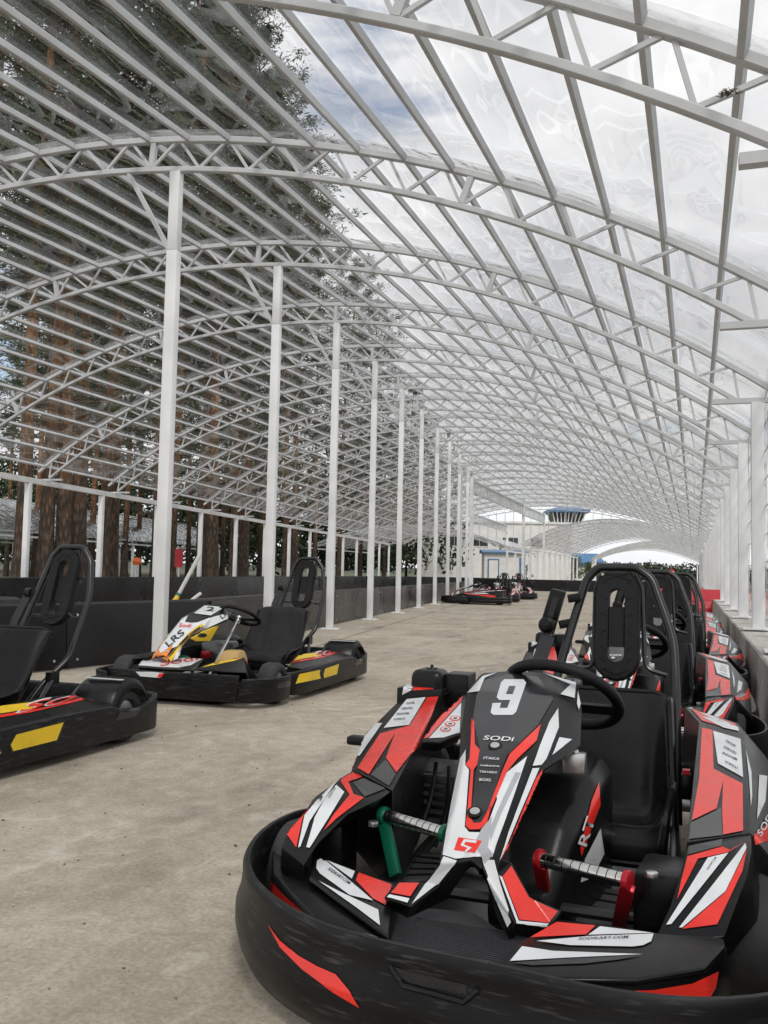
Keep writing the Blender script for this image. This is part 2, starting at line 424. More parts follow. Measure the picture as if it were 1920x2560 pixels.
# wall film and cords
for n in range(-2, 30):
    Y0, Y1 = YA(n), YA(n+1); rows = []
    for i in range(9):
        y = Y0+(Y1-Y0)*i/8
        rows.append([(XR+.15+.02*noise.noise(Vector((y*1.5, z*1.4, n))), y, z) for z in [HK+.01+2.6*k/10 for k in range(11)]])
    mb = MB(); mb.loft(rows, closed_ring=False, cap=False); mb.build('wall_sheet', M['film_wall'], canopy, smooth=True)
for k in range(9):
    z = HK+.12+.28*k; mb = MB(); mb.tube([(XR+.135, -4, z), (XR+.135, 98, z)], .006, 5); mb.build('wall_cord', M['steel'], canopy)
# left eave
ys = [YA(n)-.6 for n in range(1, 18)]
for y0, y1 in zip(ys[:-1], ys[1:]):
    mb = MB(); mb.beam((XE(y0), y0, 2.60), (XE(y1), y1, 2.60), .09, .11); mb.build('eave_beam', M['steel2'], canopy)
for y in ys:
    x = XE(y); mb = MB(); mb.box((x, y, 1.27), (.11, .11, 2.54), .13); mb.build('eave_post', M['steel2'], canopy, bevel=.005)
for n in range(1, 18):
    Y = YA(n); x = XE(Y); mb = MB(); mb.beam((x-.15, Y, 2.665), (x+.42, Y, 2.665), .05, .04); mb.build('outrigger', M['steel'], canopy)
# lattice girders that stand in for the row of posts further back
def girder(a, b, h, parent):
    a, b = Vector(a), Vector(b); k = int((b-a).length/.42)
    mb = MB(); mb.beam(a, b, .06, .07); mb.beam(a+Vector((0, 0, h)), b+Vector((0, 0, h)), .06, .07)
    go = mb.build('girder', M['steel'], parent)
    for i in range(k+1):
        p = a.lerp(b, i/k); mb = MB(); mb.beam(p+Vector((0, 0, .03)), p+Vector((0, 0, h-.03)), .05, .05); mb.build('girder_bar', M['steel'], go)
girder((-8.75, 37.1, 4.25), (-9.05, 51, 4.25), .5, canopy)
girder((-9.05, 51.05, 4.2), (-9.0, 58, 4.2), .5, canopy)
girder((-12.2, 52, 3.9), (-12.7, 65, 3.9), .45, canopy)
for x, y, h in ((-8.75, 37.05, 4.9), (-9.06, 51, 4.85), (-9.0, 58, 4.8), (-12.2, 51.95, 4.4), (-12.7, 65, 4.4), (-8.62, 34.6, 4.9)):
    mb = MB(); mb.box((x, y, h/2), (.14, .14, h)); mb.build('post', M['steel2'], canopy)
# end screen of the big vault: hangers between the last big truss and the smaller vault
gl = G[N1]
for k in range(36):
    x = .1-.58*k
    if x < gl['xl']+.3: break
    z0 = (3.9 if abs(x+5) < 4 else 3.2) if x > -10.8 else 2.6
    mb = MB(); mb.beam((x, gl['Y']+.05, z0), (x, gl['Y']+.05, max(z0+.05, az(gl, x))), .03, .03); mb.build('screen_bar', M['steel'], canopy)

# ------------------------------------------------------------------ narrower vault continuing beyond
def small_vault(name, label, y0, nb, xl, xr, zc, ze, sp, film, npur=16, bay=3.0, kl=0.0, posts=True):
    t = thing(name, label, 'canopy'); geos = []
    for i in range(nb+1):
        Y = y0+bay*i; s = kl*(Y-y0)
        g = arch_geo(1, xr+s, xl+s, zc, ze); g['Y'] = Y; geos.append(g)
        mb = MB(); arc_chord(mb, g, .25, .06, .06, seg=28); a = mb.build('roof_arch', M['steel'], t)
        mb = MB(); arc_chord(mb, g, 0, .05, .05, seg=28)
        ns = web_nodes(g)
        for q in range(len(ns)-1):
            mid = (ns[q]+ns[q+1])/2
            mb.beam(apt(g, ns[q]), apt(g, mid, .25), .026, .026); mb.beam(apt(g, mid, .25), apt(g, ns[q+1]), .026, .026)
        mb.build('lower_chord', M['steel'], a)
        if posts:
            for x in (g['xl'], g['xr']):
                mb = MB(); mb.box((x, Y, ze/2), (.13, .13, ze)); mb.build('post', M['steel2'], t)
    pm = MB(); 
    for g, h in zip(geos[:-1], geos[1:]):
        for k in range(npur+1):
            an = -g['a']+2*g['a']*k/npur; ah = -h['a']+2*h['a']*k/npur
            pm.beam(apt(g, an, .26), apt(h, ah, .26), .04, .055)
        rows = []
        for v in range(5):
            f = v/4; row = []
            for k in range(npur*2+1):
                an = -g['a']+2*g['a']*k/(npur*2); p = apt(g, an, .31).lerp(apt(h, -h['a']+2*h['a']*k/(npur*2), .31), f)
                p.z += .05*noise.noise(Vector((p.x*1.3, p.y*1.1, 2))); row.append(p)
            rows.append(row)
        mb = MB(); mb.loft(rows, closed_ring=False, cap=False); mb.build('roof_sheet', film, t, smooth=True)
    pm.build('purlins', M['steel'], t, kind='stuff')
    for x in (xl, xr):
        mb = MB(); mb.beam((x, y0, ze-.05), (x+kl*bay*nb, y0+bay*nb, ze-.05), .08, .1); mb.build('eave_beam', M['steel2'], t)
    return t
small_vault('vault_canopy', 'narrower white vaulted canopy seen through the far end of the big one', YA(N1)+.4, 10, -10.9, XR-.1, 4.35, 2.7, .5, M['film'])
small_vault('side_canopy', 'crinkled silvery film canopy beyond the pine trunks on the left', 12, 18, -38.6, -29.2, 4.3, 2.35, .5, M['film_far'], kl=-.133)
small_vault('cross_canopy', 'silvery film canopy beyond the left end of the big one', 63.5, 4, -27.0, -12.4, 4.0, 2.55, .5, M['film_far'], kl=0)
small_vault('end_canopy', 'last small film canopy at the end of the track', 95, 8, -9.5, 3.2, 4.25, 2.6, .5, M['film'], npur=14, kl=-.12)

# ------------------------------------------------------------------ barriers
M['barrier'] = pmat('black_barrier_plastic', (.008, .008, .009), .28, var=.3, scale=1.2, bump=.05, bscale=1.6, rvar=.08, spec=.35)
M['barrier_cap'] = pmat('black_rubber_cap', (.016, .016, .017), .6, var=.3, scale=6)
def barrier(label, pts, h, plen=2.0, z=0.0, tilt=0.03, cap=True):
    p0 = Vector((*pts[0], 0)); t = thing('track_barrier', label, 'barrier', (p0.x, p0.y, 0))
    poly = [Vector((*q, 0)) for q in pts]; segs = []
    for a, b in zip(poly[:-1], poly[1:]):
        k = max(1, round((b-a).length/plen))
        for i in range(k): segs.append((a.lerp(b, i/k), a.lerp(b, (i+1)/k)))
    for a, b in segs:
        d = (b-a).normalized(); nrm = Vector((d.y, -d.x, 0)); rows = []
        tl = rnd.uniform(-tilt, tilt); bow = rnd.uniform(-.02, .02); hh = h*(1+rnd.uniform(-.012, .012))
        ra, rb = [], []
        for i in range(5):
            f = .006/(b-a).length+(1-.012/(b-a).length)*i/4; q = a.lerp(b, f)+nrm*(bow*math.sin(math.pi*f))-p0
            rows.append([q+Vector((0, 0, z+.01)), q+nrm*tl+Vector((0, 0, z+hh)), q+nrm*(tl-.025)+Vector((0, 0, z+hh)), q-nrm*.025+Vector((0, 0, z+.01))])
        mb = MB(); mb.loft(rows); po = mb.build('barrier_panel', M['barrier'], t, smooth=True, ang=30)
        mb = MB()
        for f in (.06, .94):
            for zz in (.15, .85):
                q = a.lerp(b, f)-p0+nrm*(tl*zz+.001)+Vector((0, 0, z+hh*zz)); mb.tube([q, q+nrm*.006], .012, 6)
        mb.build('bolt_heads', M['galv'], po)
    if cap:
        mb = MB(); mb.tube([q-p0+Vector((-.10, 0, z+h-.02)) for q in poly], .035, 8); mb.build('top_tube', M['barrier_cap'], t, smooth=True)
    return t
near = [(-6.6, 2.2), (-5.62, 4.6), (-5.06, 6.6)]
barrier('black plastic barrier right behind the row of tall white posts', near+[(XL(y)-.2, y) for y in (8.6, 14, 20, 26, 32, 37.5)], .55)
barrier('black plastic barrier in front of the pine trunks along the left eave', [(XE(y)+.4, y) for y in (2, 10, 20, 30, 40, 47)], .615, 3.0)
barrier('black curved barrier closing the far bend left of the track', [(XE(47)+.4, 47), (-16.2, 52), (-14, 55.5), (-11.5, 56.5)], .62, 2.2)
barrier('long black barrier across the far end in front of the vault posts', [(-11.3, 50.5), (-8.4, 50.2), (-5.1, 52.3)], .62, 1.9)
barrier('low black barrier at the far right end of the track', [(-4.2, 62), (-1.0, 62)], .6, 1.6)
# ------------------------------------------------------------------ pines
def bark_mat():
    m, nt, N, L, B = nodes('pine_bark')
    t = N.new('ShaderNodeTexCoord'); mpn = N.new('ShaderNodeMapping'); mpn.inputs['Scale'].default_value = (5, 5, 1.6); L.new(t.outputs['Object'], mpn.inputs[0])
    n = N.new('ShaderNodeTexVoronoi'); n.inputs['Scale'].default_value = 2.2; L.new(mpn.outputs[0], n.inputs[0])
    n2 = N.new('ShaderNodeTexNoise'); n2.inputs['Scale'].default_value = 1.4; n2.inputs['Detail'].default_value = 8; L.new(mpn.outputs[0], n2.inputs[0])
    sx = N.new('ShaderNodeSeparateXYZ'); L.new(t.outputs['Object'], sx.inputs[0])
    mr = N.new('ShaderNodeMapRange'); mr.inputs[1].default_value = 2.2; mr.inputs[2].default_value = 6.5; L.new(sx.outputs[2], mr.inputs[0])
    ad = N.new('ShaderNodeMath'); ad.operation = 'ADD'; ad.use_clamp = True; sb = N.new('ShaderNodeMath'); sb.operation = 'MULTIPLY_ADD'; sb.inputs[1].default_value = 1.2; sb.inputs[2].default_value = -.6
    L.new(n2.outputs[0], sb.inputs[0]); L.new(mr.outputs[0], ad.inputs[0]); L.new(sb.outputs[0], ad.inputs[1])
    c1 = N.new('ShaderNodeMix'); c1.data_type = 'RGBA'; c1.inputs[6].default_value = (.085, .066, .052, 1); c1.inputs[7].default_value = (.42, .215, .105, 1); L.new(ad.outputs[0], c1.inputs[0])
    r2 = N.new('ShaderNodeMapRange'); r2.inputs[1].default_value = 0; r2.inputs[2].default_value = .5; r2.inputs[3].default_value = 1.25; r2.inputs[4].default_value = .45; L.new(n.outputs['Distance'], r2.inputs[0])
    c2 = N.new('ShaderNodeVectorMath'); c2.operation = 'SCALE'; L.new(c1.outputs[2], c2.inputs[0]); L.new(r2.outputs[0], c2.inputs['Scale'])
    L.new(c2.outputs[0], B.inputs['Base Color']); B.inputs['Roughness'].default_value = .9; B.inputs['Specular IOR Level'].default_value = .2
    bp = N.new('ShaderNodeBump'); bp.inputs['Strength'].default_value = .8; bp.inputs['Distance'].default_value = .05; bp.invert = True
    L.new(n.outputs['Distance'], bp.inputs['Height']); L.new(bp.outputs[0], B.inputs['Normal'])
    return m
M['bark'] = bark_mat()
M['branch'] = pmat('dead_branch', (.10, .075, .055), .9, var=.3, scale=3)
def leaf_mat(name, c1, c2, sc=.5):
    m, nt, N, L, B = nodes(name)
    t = N.new('ShaderNodeTexCoord'); n = N.new('ShaderNodeTexNoise'); n.inputs['Scale'].default_value = sc; n.inputs['Detail'].default_value = 6; L.new(t.outputs['Object'], n.inputs[0])
    mr = N.new('ShaderNodeMapRange'); mr.inputs[1].default_value = .35; mr.inputs[2].default_value = .65; L.new(n.outputs[0], mr.inputs[0])
    mx_ = N.new('ShaderNodeMix'); mx_.data_type = 'RGBA'; mx_.inputs[6].default_value = (*c1, 1); mx_.inputs[7].default_value = (*c2, 1); L.new(mr.outputs[0], mx_.inputs[0])
    L.new(mx_.outputs[2], B.inputs['Base Color']); B.inputs['Roughness'].default_value = .65; B.inputs['Specular IOR Level'].default_value = .25
    return m
M['needles'] = leaf_mat('pine_needles', (.024, .042, .018), (.055, .082, .030))
M['leaves'] = leaf_mat('bush_leaves', (.035, .06, .018), (.10, .13, .035), 2.)
M['woods'] = leaf_mat('far_wood_leaves', (.02, .034, .016), (.045, .06, .026), .12)

def tuft(mb, c, size, k, r, flat=.6, lw=.16):
    for _ in range(k):
        d = Vector((r.gauss(0, 1), r.gauss(0, 1), r.gauss(0, flat)+.15)).normalized(); s = size*r.uniform(.5, 1.15)
        o = c+Vector((r.gauss(0, .5), r.gauss(0, .5), r.gauss(0, .3)))*max(size, .3)
        w = d.cross(Vector((r.gauss(0, 1), r.gauss(0, 1), r.gauss(0, 1)))).normalized()*s*lw
        mb.add([o-w*.5, o+w*.5, o+d*s*.6+w*1.0, o+d*s, o+d*s*.6-w*1.0], [(0, 1, 2, 3, 4)])
def pine_meshes(seed, H, r0):
    r = random.Random(seed); tm, cm = MB(), MB(); pts, rad = [], []
    lean = Vector((r.uniform(-1.2, 1.2), r.uniform(-1.2, 1.2), 0)); ph = r.uniform(0, 6)
    def axis(f): return lean*f*f+Vector((.18*math.sin(ph+f*7), .18*math.cos(ph*1.3+f*6), 0))*f+Vector((0, 0, H*f))
    for i in range(15):
        f = i/14; pts.append(axis(f)); rad.append(r0*(1.12 if i else 1.3)*(1-.87*f**.62)+.02)
    tm.tube(pts, rad, 12)
    bm_ = MB()
    for i in range(34):                       # dead stubs
        f = r.uniform(.14, .42); a = r.uniform(0, 6.28); p = axis(f); L_ = r.uniform(.3, 1.4)
        d = Vector((math.cos(a), math.sin(a), r.uniform(-.15, .3))); bm_.tube([p, p+d*L_*.6, p+d*L_+Vector((0, 0, -.1*L_))], [.03, .018, .006], 5)
    for i in range(16):                       # thin low sprays
        f = r.uniform(.2, .38); a = r.uniform(0, 6.28); p = axis(f); L_ = r.uniform(.8, 2.0)
        q2 = p+Vector((math.cos(a), math.sin(a), r.uniform(-.25, .2)))*L_; bm_.tube([p, q2], [.025, .008], 5)
        for _ in range(3): tuft(cm, q2+Vector((r.gauss(0, .3), r.gauss(0, .3), r.gauss(0, .15))), r.uniform(.17, .28), 18, r, .6, .10)
    nb = 56
    for i in range(nb):
        f = .36+.63*(i+r.random())/nb; a = i*2.4+r.uniform(-.5, .5); p = axis(f)
        g = (f-.36)/.64; reach = (2.9*math.sin(math.pi*(.16+.8*g))**.8+.25)*r.uniform(.55, 1.15)
        d = Vector((math.cos(a), math.sin(a), r.uniform(-.1, .35)+.5*g))
        q1 = p+d*reach*.5+Vector((0, 0, r.uniform(-.15, .1))); q2 = p+d*reach+Vector((0, 0, r.uniform(-.3, .35)))
        bm_.tube([p, q1, q2], [.055*(1.2-g), .035*(1.2-g), .01], 5)
        for t in (.38, .55, .7, .85, 1.0):
            c = (p.lerp(q1, t*2) if t < .5 else q1.lerp(q2, t*2-1))
            for _ in range(3 if t > .5 else 2):
                cc = c+Vector((r.gauss(0, .3), r.gauss(0, .3), r.gauss(0, .18)))*(reach/2.2)
                tuft(cm, cc, r.uniform(.17, .30), 26, r, .6, .10)
    return tm, bm_, cm
PINES = []
for sd_, H, r0 in ((1, 24, .22), (2, 25, .20), (3, 23, .23), (5, 25.5, .19)):
    tm, bm_, cm = pine_meshes(sd_, H, r0)
    PINES.append((tm.build('trunk', M['bark'], None, smooth=True), bm_.build('branches', M['branch'], None, smooth=True), cm.build('crown', M['needles'], None, recalc=False), H))
proto_used = [False]*4
def pine(px, d, label, h=24.5, var=None, dia=None, rz=None, group='pines beside the canopy'):
    p = at_d(px, d); v = rnd.randrange(4) if var is None else var; tr, br, cw, H = PINES[v]
    s = h/H; t = thing('pine_tree', label, 'tree', p, rnd.uniform(0, 6.28) if rz is None else rz, group); t.scale = (s, s, s)
    for src in (tr, br, cw):
        if not proto_used[v]: o = src
        else: o = src.copy(); COL.objects.link(o)
        o.parent = t
        if not dia and src is tr: o.scale = (.8, .8, 1)
        if dia and src is tr: o.scale = (dia/(.5*s), dia/(.5*s), 1)
    proto_used[v] = True
    return t
near_lab = ['dark trunk pine nearest the left edge of the photo behind the barrier', 'pine just left of the leftmost eave post', 'thick pine trunk just right of the leftmost eave post', 'thick pine trunk left of the second eave post',
 'pine right of the left kart headrest', 'slim pine close beside the one right of the left headrest', 'pine just right of the nearest tall post', 'slim pine left of the thick one above the leaning pole', 'thick pine above the leaning white pole', 'pine right of the leaning white pole', 'slim pine left of the second tall post']
for (px, d, dia), lb in zip(((50, 23.5, .42), (112, 24, .42), (156, 24.4, .50), (192, 25.2, .48), (258, 27, .40), (282, 28.5, .36), (428, 36, .38), (498, 38, .38), (530, 37, .54), (582, 40, .38), (612, 44, .34)), near_lab):
    pine(px, d, lb, rnd.uniform(23.5, 27), dia=dia)
for px, d, h in ((-60, 27, 25), (85, 52, 25), (226, 56, 26), (345, 62, 27), (470, 66, 27), (650, 66, 26)):
    pine(px, d, {-60: 'pine rising at the far left edge of the photo', 85: 'slim far pine behind the two leftmost trunks', 226: 'slim far pine just right of the thick trunks', 345: 'slim far pine left of the nearest tall post', 470: 'slim far pine between the nearest tall post and the leaning pole', 650: 'slim far pine behind the second tall post'}[px], h)
for px, d in ((15, 64), (150, 58), (205, 66), (250, 74), (310, 58), (385, 54), (420, 76), (520, 60), (555, 72), (610, 64)):
    pine(px, d, 'slim far pine trunk in the rows behind the front trunks left of the canopy', rnd.uniform(22, 26))
for (px, d, h), lb in zip(((505, 41, 29), (606, 46, 27.3), (713, 52, 27.0), (735, 56, 27), (786, 60, 25.5), (846, 66, 23.5), (900, 74, 23), (960, 85, 22), (1015, 98, 21), (1068, 112, 20)),
    ('tall pine whose crown ends at the blue gap in the clouds', 'tall pine next right of the one below the blue gap', 'pine beside the second tall post with its crown against the cloud', 'pine between the second and third tall posts', 'pine behind the third tall post', 'pine left of the fourth tall post', 'pine behind the fourth tall post', 'small looking pine between the fourth and fifth tall posts', 'distant pine behind the fifth tall post', 'farthest pine of the row behind the sixth tall post')):
    pine(px, d, lb, h)
# far wood: reads as one mass
def wood(name, label, spots, mat, seed, k=26, size=1.5):
    r = random.Random(seed); mb = MB()
    for p, h, w in spots:
        for _ in range(k):
            c = p+Vector((r.gauss(0, w), r.gauss(0, w), h*r.uniform(.08, 1)**.8)); tuft(mb, c, size*r.uniform(.7, 1.3), 9, r, .8, .25)
    return tag(mb.build(name, mat, None, recalc=False), label, 'wood', None, 'stuff')
wr = random.Random(4)
wood('far_wood', 'dense dark wood behind the pines left of the canopy', [(at_d(wr.uniform(-500, 1080), wr.uniform(80, 130)), wr.uniform(7, 17), 2.6) for _ in range(190)], M['woods'], 5, 46, .62)
wood('horizon_wood', 'low dark line of woods on the far horizon at the end of the track', [(at_d(wr.uniform(1380, 2300), wr.uniform(260, 330)), wr.choice((2.0, 2.6, 3.2, 5.0)), 4) for _ in range(110)], M['woods'], 6, 70, .8)
mb = MB(); mb.add([at_d(-1500, 420)+Vector((0, 0, -1)), at_d(3800, 420)+Vector((0, 0, -1)), at_d(3800, 460)+Vector((0, 0, 3.0)), at_d(-1500, 460)+Vector((0, 0, 3.0))], [(0, 1, 2, 3)])
tag(mb.build('hills', M['woods']), None, None, None, 'structure')
def shrub(px, d, h, w, label, seed):
    r = random.Random(seed); p = at_d(px, d); t = thing('shrub', label, 'shrub', p, 0, 'shrubs by the far building'); cm, tm = MB(), MB()
    for i in range(7):
        a = r.uniform(0, 6.28); q = Vector((math.cos(a)*w*.5, math.sin(a)*w*.5, h*r.uniform(.5, .9))); tm.tube([(0, 0, 0), q*.5+Vector((0, 0, .15)), q], [.04, .03, .01], 5)
    for _ in range(int(190*w)):
        c = Vector((r.gauss(0, w*.45), r.gauss(0, w*.45), h*(.12+.88*r.random()**.8))); tuft(cm, c, .14, 16, r, .8, .45)
    tm.build('trunk', M['branch'], t); cm.build('foliage', M['leaves'], t, recalc=False)
shrub(1330, 96, 3.6, 1.7, 'broad green shrub left of the far barrier end', 1); shrub(1378, 97, 3.2, 1.5, 'green shrub in the middle behind the far barrier', 2)
shrub(1425, 104, 3.0, 1.4, 'green shrub behind the vault posts', 3); shrub(1483, 116, 2.6, 1.3, 'small green shrub left of the nearest headrest hoop', 4)
shrub(1290, 88, 1.8, 1.1, 'low green shrub beside the blue door', 8)

# ------------------------------------------------------------------ far building, kiosk, sign and small things
M['wallwhite'] = pmat('white_render', (.66, .66, .64), .8, var=.08, scale=1.5, bump=.2, bscale=10)
M['blue'] = pmat('blue_paint', (.07, .16, .30), .5, var=.15, scale=4)
M['glass'] = pmat('dark_pane', (.03, .035, .04), .12, var=.1, scale=2)
M['reds'] = pmat('red_plastic', (.55, .03, .045), .45, var=.15, scale=5)
M['whites'] = pmat('white_plastic', (.8, .8, .78), .45, var=.05, scale=5)
def faced(name, label, cat, px, d): 
    t = thing(name, label, cat, at_d(px, d), YAW*-1*-1)
    t.rotation_euler = (0, 0, YAW*.9); return t
b = faced('building', 'white far building with a blue roofed control tower above the canopy end', 'building', 1290, 92)
def bx(name, c, sz, mat, parent, bevel=0):
    mb_ = MB(); mb_.box(c, sz); return mb_.build(name, mat, parent, bevel=bevel)
bx('wall', (-2.2, 3, 3.0), (15.4, 6, 6.0), M['wallwhite'], b); bx('parapet', (-2.2, 2.95, 6.1), (15.7, 6.2, .2), M['wallwhite'], b)
for x in (-6.5, -3.6, -.6, 2.2):
    wdo = bx('window', (x, -.02, 4.1), (1.5, .08, .9), M['glass'], b); bx('frame', (x, -.05, 3.62), (1.6, .06, .06), M['whites'], wdo)
mb = MB(); mb.loft([[(3.9, .4, 6.2), (6.5, .4, 6.2), (6.5, 3.4, 6.2), (3.9, 3.4, 6.2)], [(3.6, .0, 7.2), (6.9, .0, 7.2), (6.9, 3.8, 7.2), (3.6, 3.8, 7.2)]])
cab = mb.build('tower_cab', M['glass'], b)
for k in range(9):
    f = k/8; mb = MB(); mb.beam((3.9+2.6*f, .385, 6.2), (3.6+3.3*f, -.015, 7.2), .1, .05, (0, 1, 0)); mb.build('mullion', M['whites'], cab)
for k in range(6):
    f = k/5; mb = MB(); mb.beam((6.515, .4+3.0*f, 6.2), (6.915, 3.8*f, 7.2), .1, .05, (1, 0, 0)); mb.build('mullion', M['whites'], cab)
mb = MB(); mb.loft([[(3.2, -.4, 7.22), (7.3, -.4, 7.22), (7.3, 4.2, 7.22), (3.2, 4.2, 7.22)], [(3.2, -.4, 7.5), (7.3, -.4, 7.5), (7.3, 4.2, 7.5), (3.2, 4.2, 7.5)], [(4.2, .6, 7.8), (6.3, .6, 7.8), (6.3, 3.2, 7.8), (4.2, 3.2, 7.8)]])
mb.build('roof', M['blue'], b)
k_ = faced('kiosk', 'low white boarded kiosk with a blue door frame beyond the far karts', 'kiosk', 1262, 80)
bx('wall', (0, 1.5, 1.35), (3.6, 3, 2.7), M['wallwhite'], k_)
for i in range(9): bx('board', (0, -.012, .15+.29*i), (3.58, .02, .275), M['wallwhite'], k_)
bx('door_frame', (-1.0, -.04, 1.1), (1.0, .06, 2.2), M['blue'], k_); bx('door', (-1.0, -.075, 1.05), (.78, .05, 2.05), M['wallwhite'], k_); bx('shutter', (1.5, -.04, 1.2), (.5, .06, 2.3), M['blue'], k_)
mb = MB(); mb.loft([[(-2, -.3, 2.7), (2, -.3, 2.7), (2, 3.2, 2.7), (-2, 3.2, 2.7)], [(-2, -.3, 2.82), (2, -.3, 2.82), (2, 3.2, 3.1), (-2, 3.2, 3.1)]]); mb.build('roof', M['blue'], k_)
h_ = faced('house', 'small house with a blue pitched roof past the vault on the left', 'house', 1497, 150)
bx('wall', (-2, 2, 1.3), (6, 4, 2.6), M['wallwhite'], h_); mb = MB(); mb.loft([[(-5.4, -.4, 2.6), (1.4, -.4, 2.6), (1.4, 4.4, 2.6), (-5.4, 4.4, 2.6)], [(-5.4, 1.9, 4.6), (.2, 1.9, 4.6), (.2, 2.1, 4.6), (-5.4, 2.1, 4.6)]]); mb.build('roof', M['blue'], h_)
# no entry sign
t = faced('road_sign', 'round red no entry sign on a pole at the end of the track', 'sign', 1680, 112)
mb = MB(); mb.tube([(0, .03, 0), (0, .03, 1.9)], .03, 8); mb.build('pole', M['galv'], t)
mb = MB(); Mx = Matrix.Translation((0, 0, 1.6)) @ Matrix.Rotation(math.pi/2, 4, 'X'); mb.lathe([(.30, -.01), (.33, 0), (.30, .01)], 24, Mx); dsk = mb.build('disc', M['reds'], t)
bx('bar', (0, -.016, 1.6), (.42, .012, .11), M['whites'], dsk)
# red plastic road blocks near the right wall
def block(p, rz, label):
    t = thing('road_block', label, 'road block', p, rz, 'red plastic road blocks')
    rings = [[(x, -.2, 0), (x, -.2, .16), (x, -.09, .3), (x, -.07, .62), (x, .07, .62), (x, .09, .3), (x, .2, .16), (x, .2, 0)] for x in (-.6, -.58, .58, .6)]
    mb = MB(); mb.loft(rings); mb.build('shell', M['reds'], t, bevel=.02)
    mb = MB(); mb.tube([(-.3, 0, .61), (-.3, 0, .66)], .05, 10); mb.build('filler_cap', M['whites'], t)
block((.02, 24.6, 0), .12, 'red plastic road block against the right kerb beyond the kart row'); block((-.35, 26.2, 0), .3, 'red plastic road block farther back by the right kerb')
# red bollard by the far barrier
t = thing('bollard', 'red plastic bollard at the left end of the far barrier', 'bollard', at_z(1297, 1492, 0))
mb = MB(); mb.lathe([(.2, 0), (.2, .06), (.13, .1), (.12, .55), (.06, .62), (.055, .85), (.0, .87)], 14); mb.build('body', M['reds'], t, smooth=True)
M['orange'] = pmat('orange_plastic', (.62, .11, .02), .5, var=.1, scale=5)
p = at_d(341, 33)
t = thing('marker_post', 'small grey post topped with an orange ball between the far trunks', 'marker', p)
mb = MB(); mb.tube([(0, 0, 0), (0, 0, .95)], .09, 10); mb.build('pole', M['galv'], t)
mb = MB(); mb.lathe([(.0, .92), (.12, .95), (.17, 1.06), (.12, 1.18), (0, 1.22)], 14); mb.build('ball', M['orange'], t, smooth=True)
M['darkred'] = pmat('dark_red_board', (.28, .012, .02), .5, var=.15, scale=5)
p = at_d(446, 31)
t = thing('signboard', 'plain red upright board between the trunks right of the nearest tall post', 'sign', p, YAW)
bx('board', (0, 0, 1.2), (.26, .03, .62), M['darkred'], t); bx('pole', (0, .04, .75), (.05, .05, 1.5), M['galv'], t)
# leaning pole and pipe behind the barrier
M['pole'] = pmat('pale_pole', (.55, .54, .5), .5, var=.1, scale=6); M['yellowp'] = pmat('yellow_plastic', (.8, .5, .03), .45, var=.12, scale=9); M['greenp'] = pmat('green_plastic', (.01, .16, .10), .4)
def at_pd(px, py, d):
    r = ray(px, py); return CAM + r*(d/r.dot(FWD))
a, b_ = at_pd(442, 1494, 9.75), at_pd(501, 1384, 9.95); dr = (b_-a).normalized()
base = a-dr*(a.z/dr.z)
t = thing('broom_pole', 'pale pole with a yellow and green lower end leaning behind the barrier', 'pole', base)
q = (a-base).length
mb = MB(); mb.tube([dr*(q+.04), dr*(q+(b_-a).length)], .022, 12); mb.build('shaft', M['pole'], t, smooth=True)
mb = MB(); mb.tube([dr*(q+.02), dr*(q+.05)], .026, 12); mb.build('collar', M['greenp'], t, smooth=True)
mb = MB(); mb.tube([dr*.02, dr*(q-.06), dr*(q+.02)], [.04, .034, .024], 12); mb.build('socket', M['yellowp'], t, smooth=True)
a, b_ = at_pd(484, 1497, 9.9), at_pd(501, 1484, 10.0); dr = (b_-a).normalized(); base = a-dr*(a.z/dr.z)
t = thing('pipe', 'short white pipe end sticking up behind the barrier by the leaning pole', 'pipe', base)
mb = MB(); mb.tube([dr*.02, b_-base], .02, 12); mb.build('tube', M['pole'], t, smooth=True)
M['tyre'] = pmat('tyre_rubber', (.025, .025, .026), .75, var=.3, scale=12, bump=.2, bscale=40)
tyre_prof = [(.14, -.06), (.2, -.095), (.25, -.1), (.28, -.085), (.295, -.03), (.295, .03), (.28, .085), (.25, .1), (.2, .095), (.14, .06), (.13, 0)]
def tyre_mesh(mb, prof, M_, n=28): mb.loft([[M_@Vector((r*math.cos(2*math.pi*j/n), r*math.sin(2*math.pi*j/n), h)) for r, h in prof] for j in range(n)], True, False, closed_path=True)
ps = at_pd(-14, 1500, 7.6)
for k, lb in enumerate(('worn black tyre at the bottom of the stack behind the left barrier', 'worn black tyre in the middle of the stack behind the left barrier', 'worn black tyre on top of the stack behind the left barrier')):
    t = thing('tyre', lb, 'tyre', (ps.x-.1, ps.y, .1+k*.205), k*.7, 'stacked tyres behind the barrier'); mb = MB(); tyre_mesh(mb, tyre_prof, Matrix()); mb.build('casing', M['tyre'], t, smooth=True)

# grit swept about on the concrete: far too many bits to count
gr = random.Random(12); mb = MB()
for _ in range(900):
    Y = 1.2+22*gr.random()**1.6; x = gr.uniform(max(XL(Y)+.1, -3.2-.35*Y), .38); q = gr.uniform(.0015, .005)*(1.5 if gr.random() < .06 else 1)
    mb.box((x, Y, q*.4), (q*gr.uniform(1, 2.2), q*gr.uniform(.8, 1.6), q), gr.uniform(0, 3))
tag(mb.build('floor_grit', pmat('grit', (.13, .11, .09), .9, var=.5, scale=90), None), 'tiny bits of grit scattered over the concrete', 'grit', None, 'stuff')

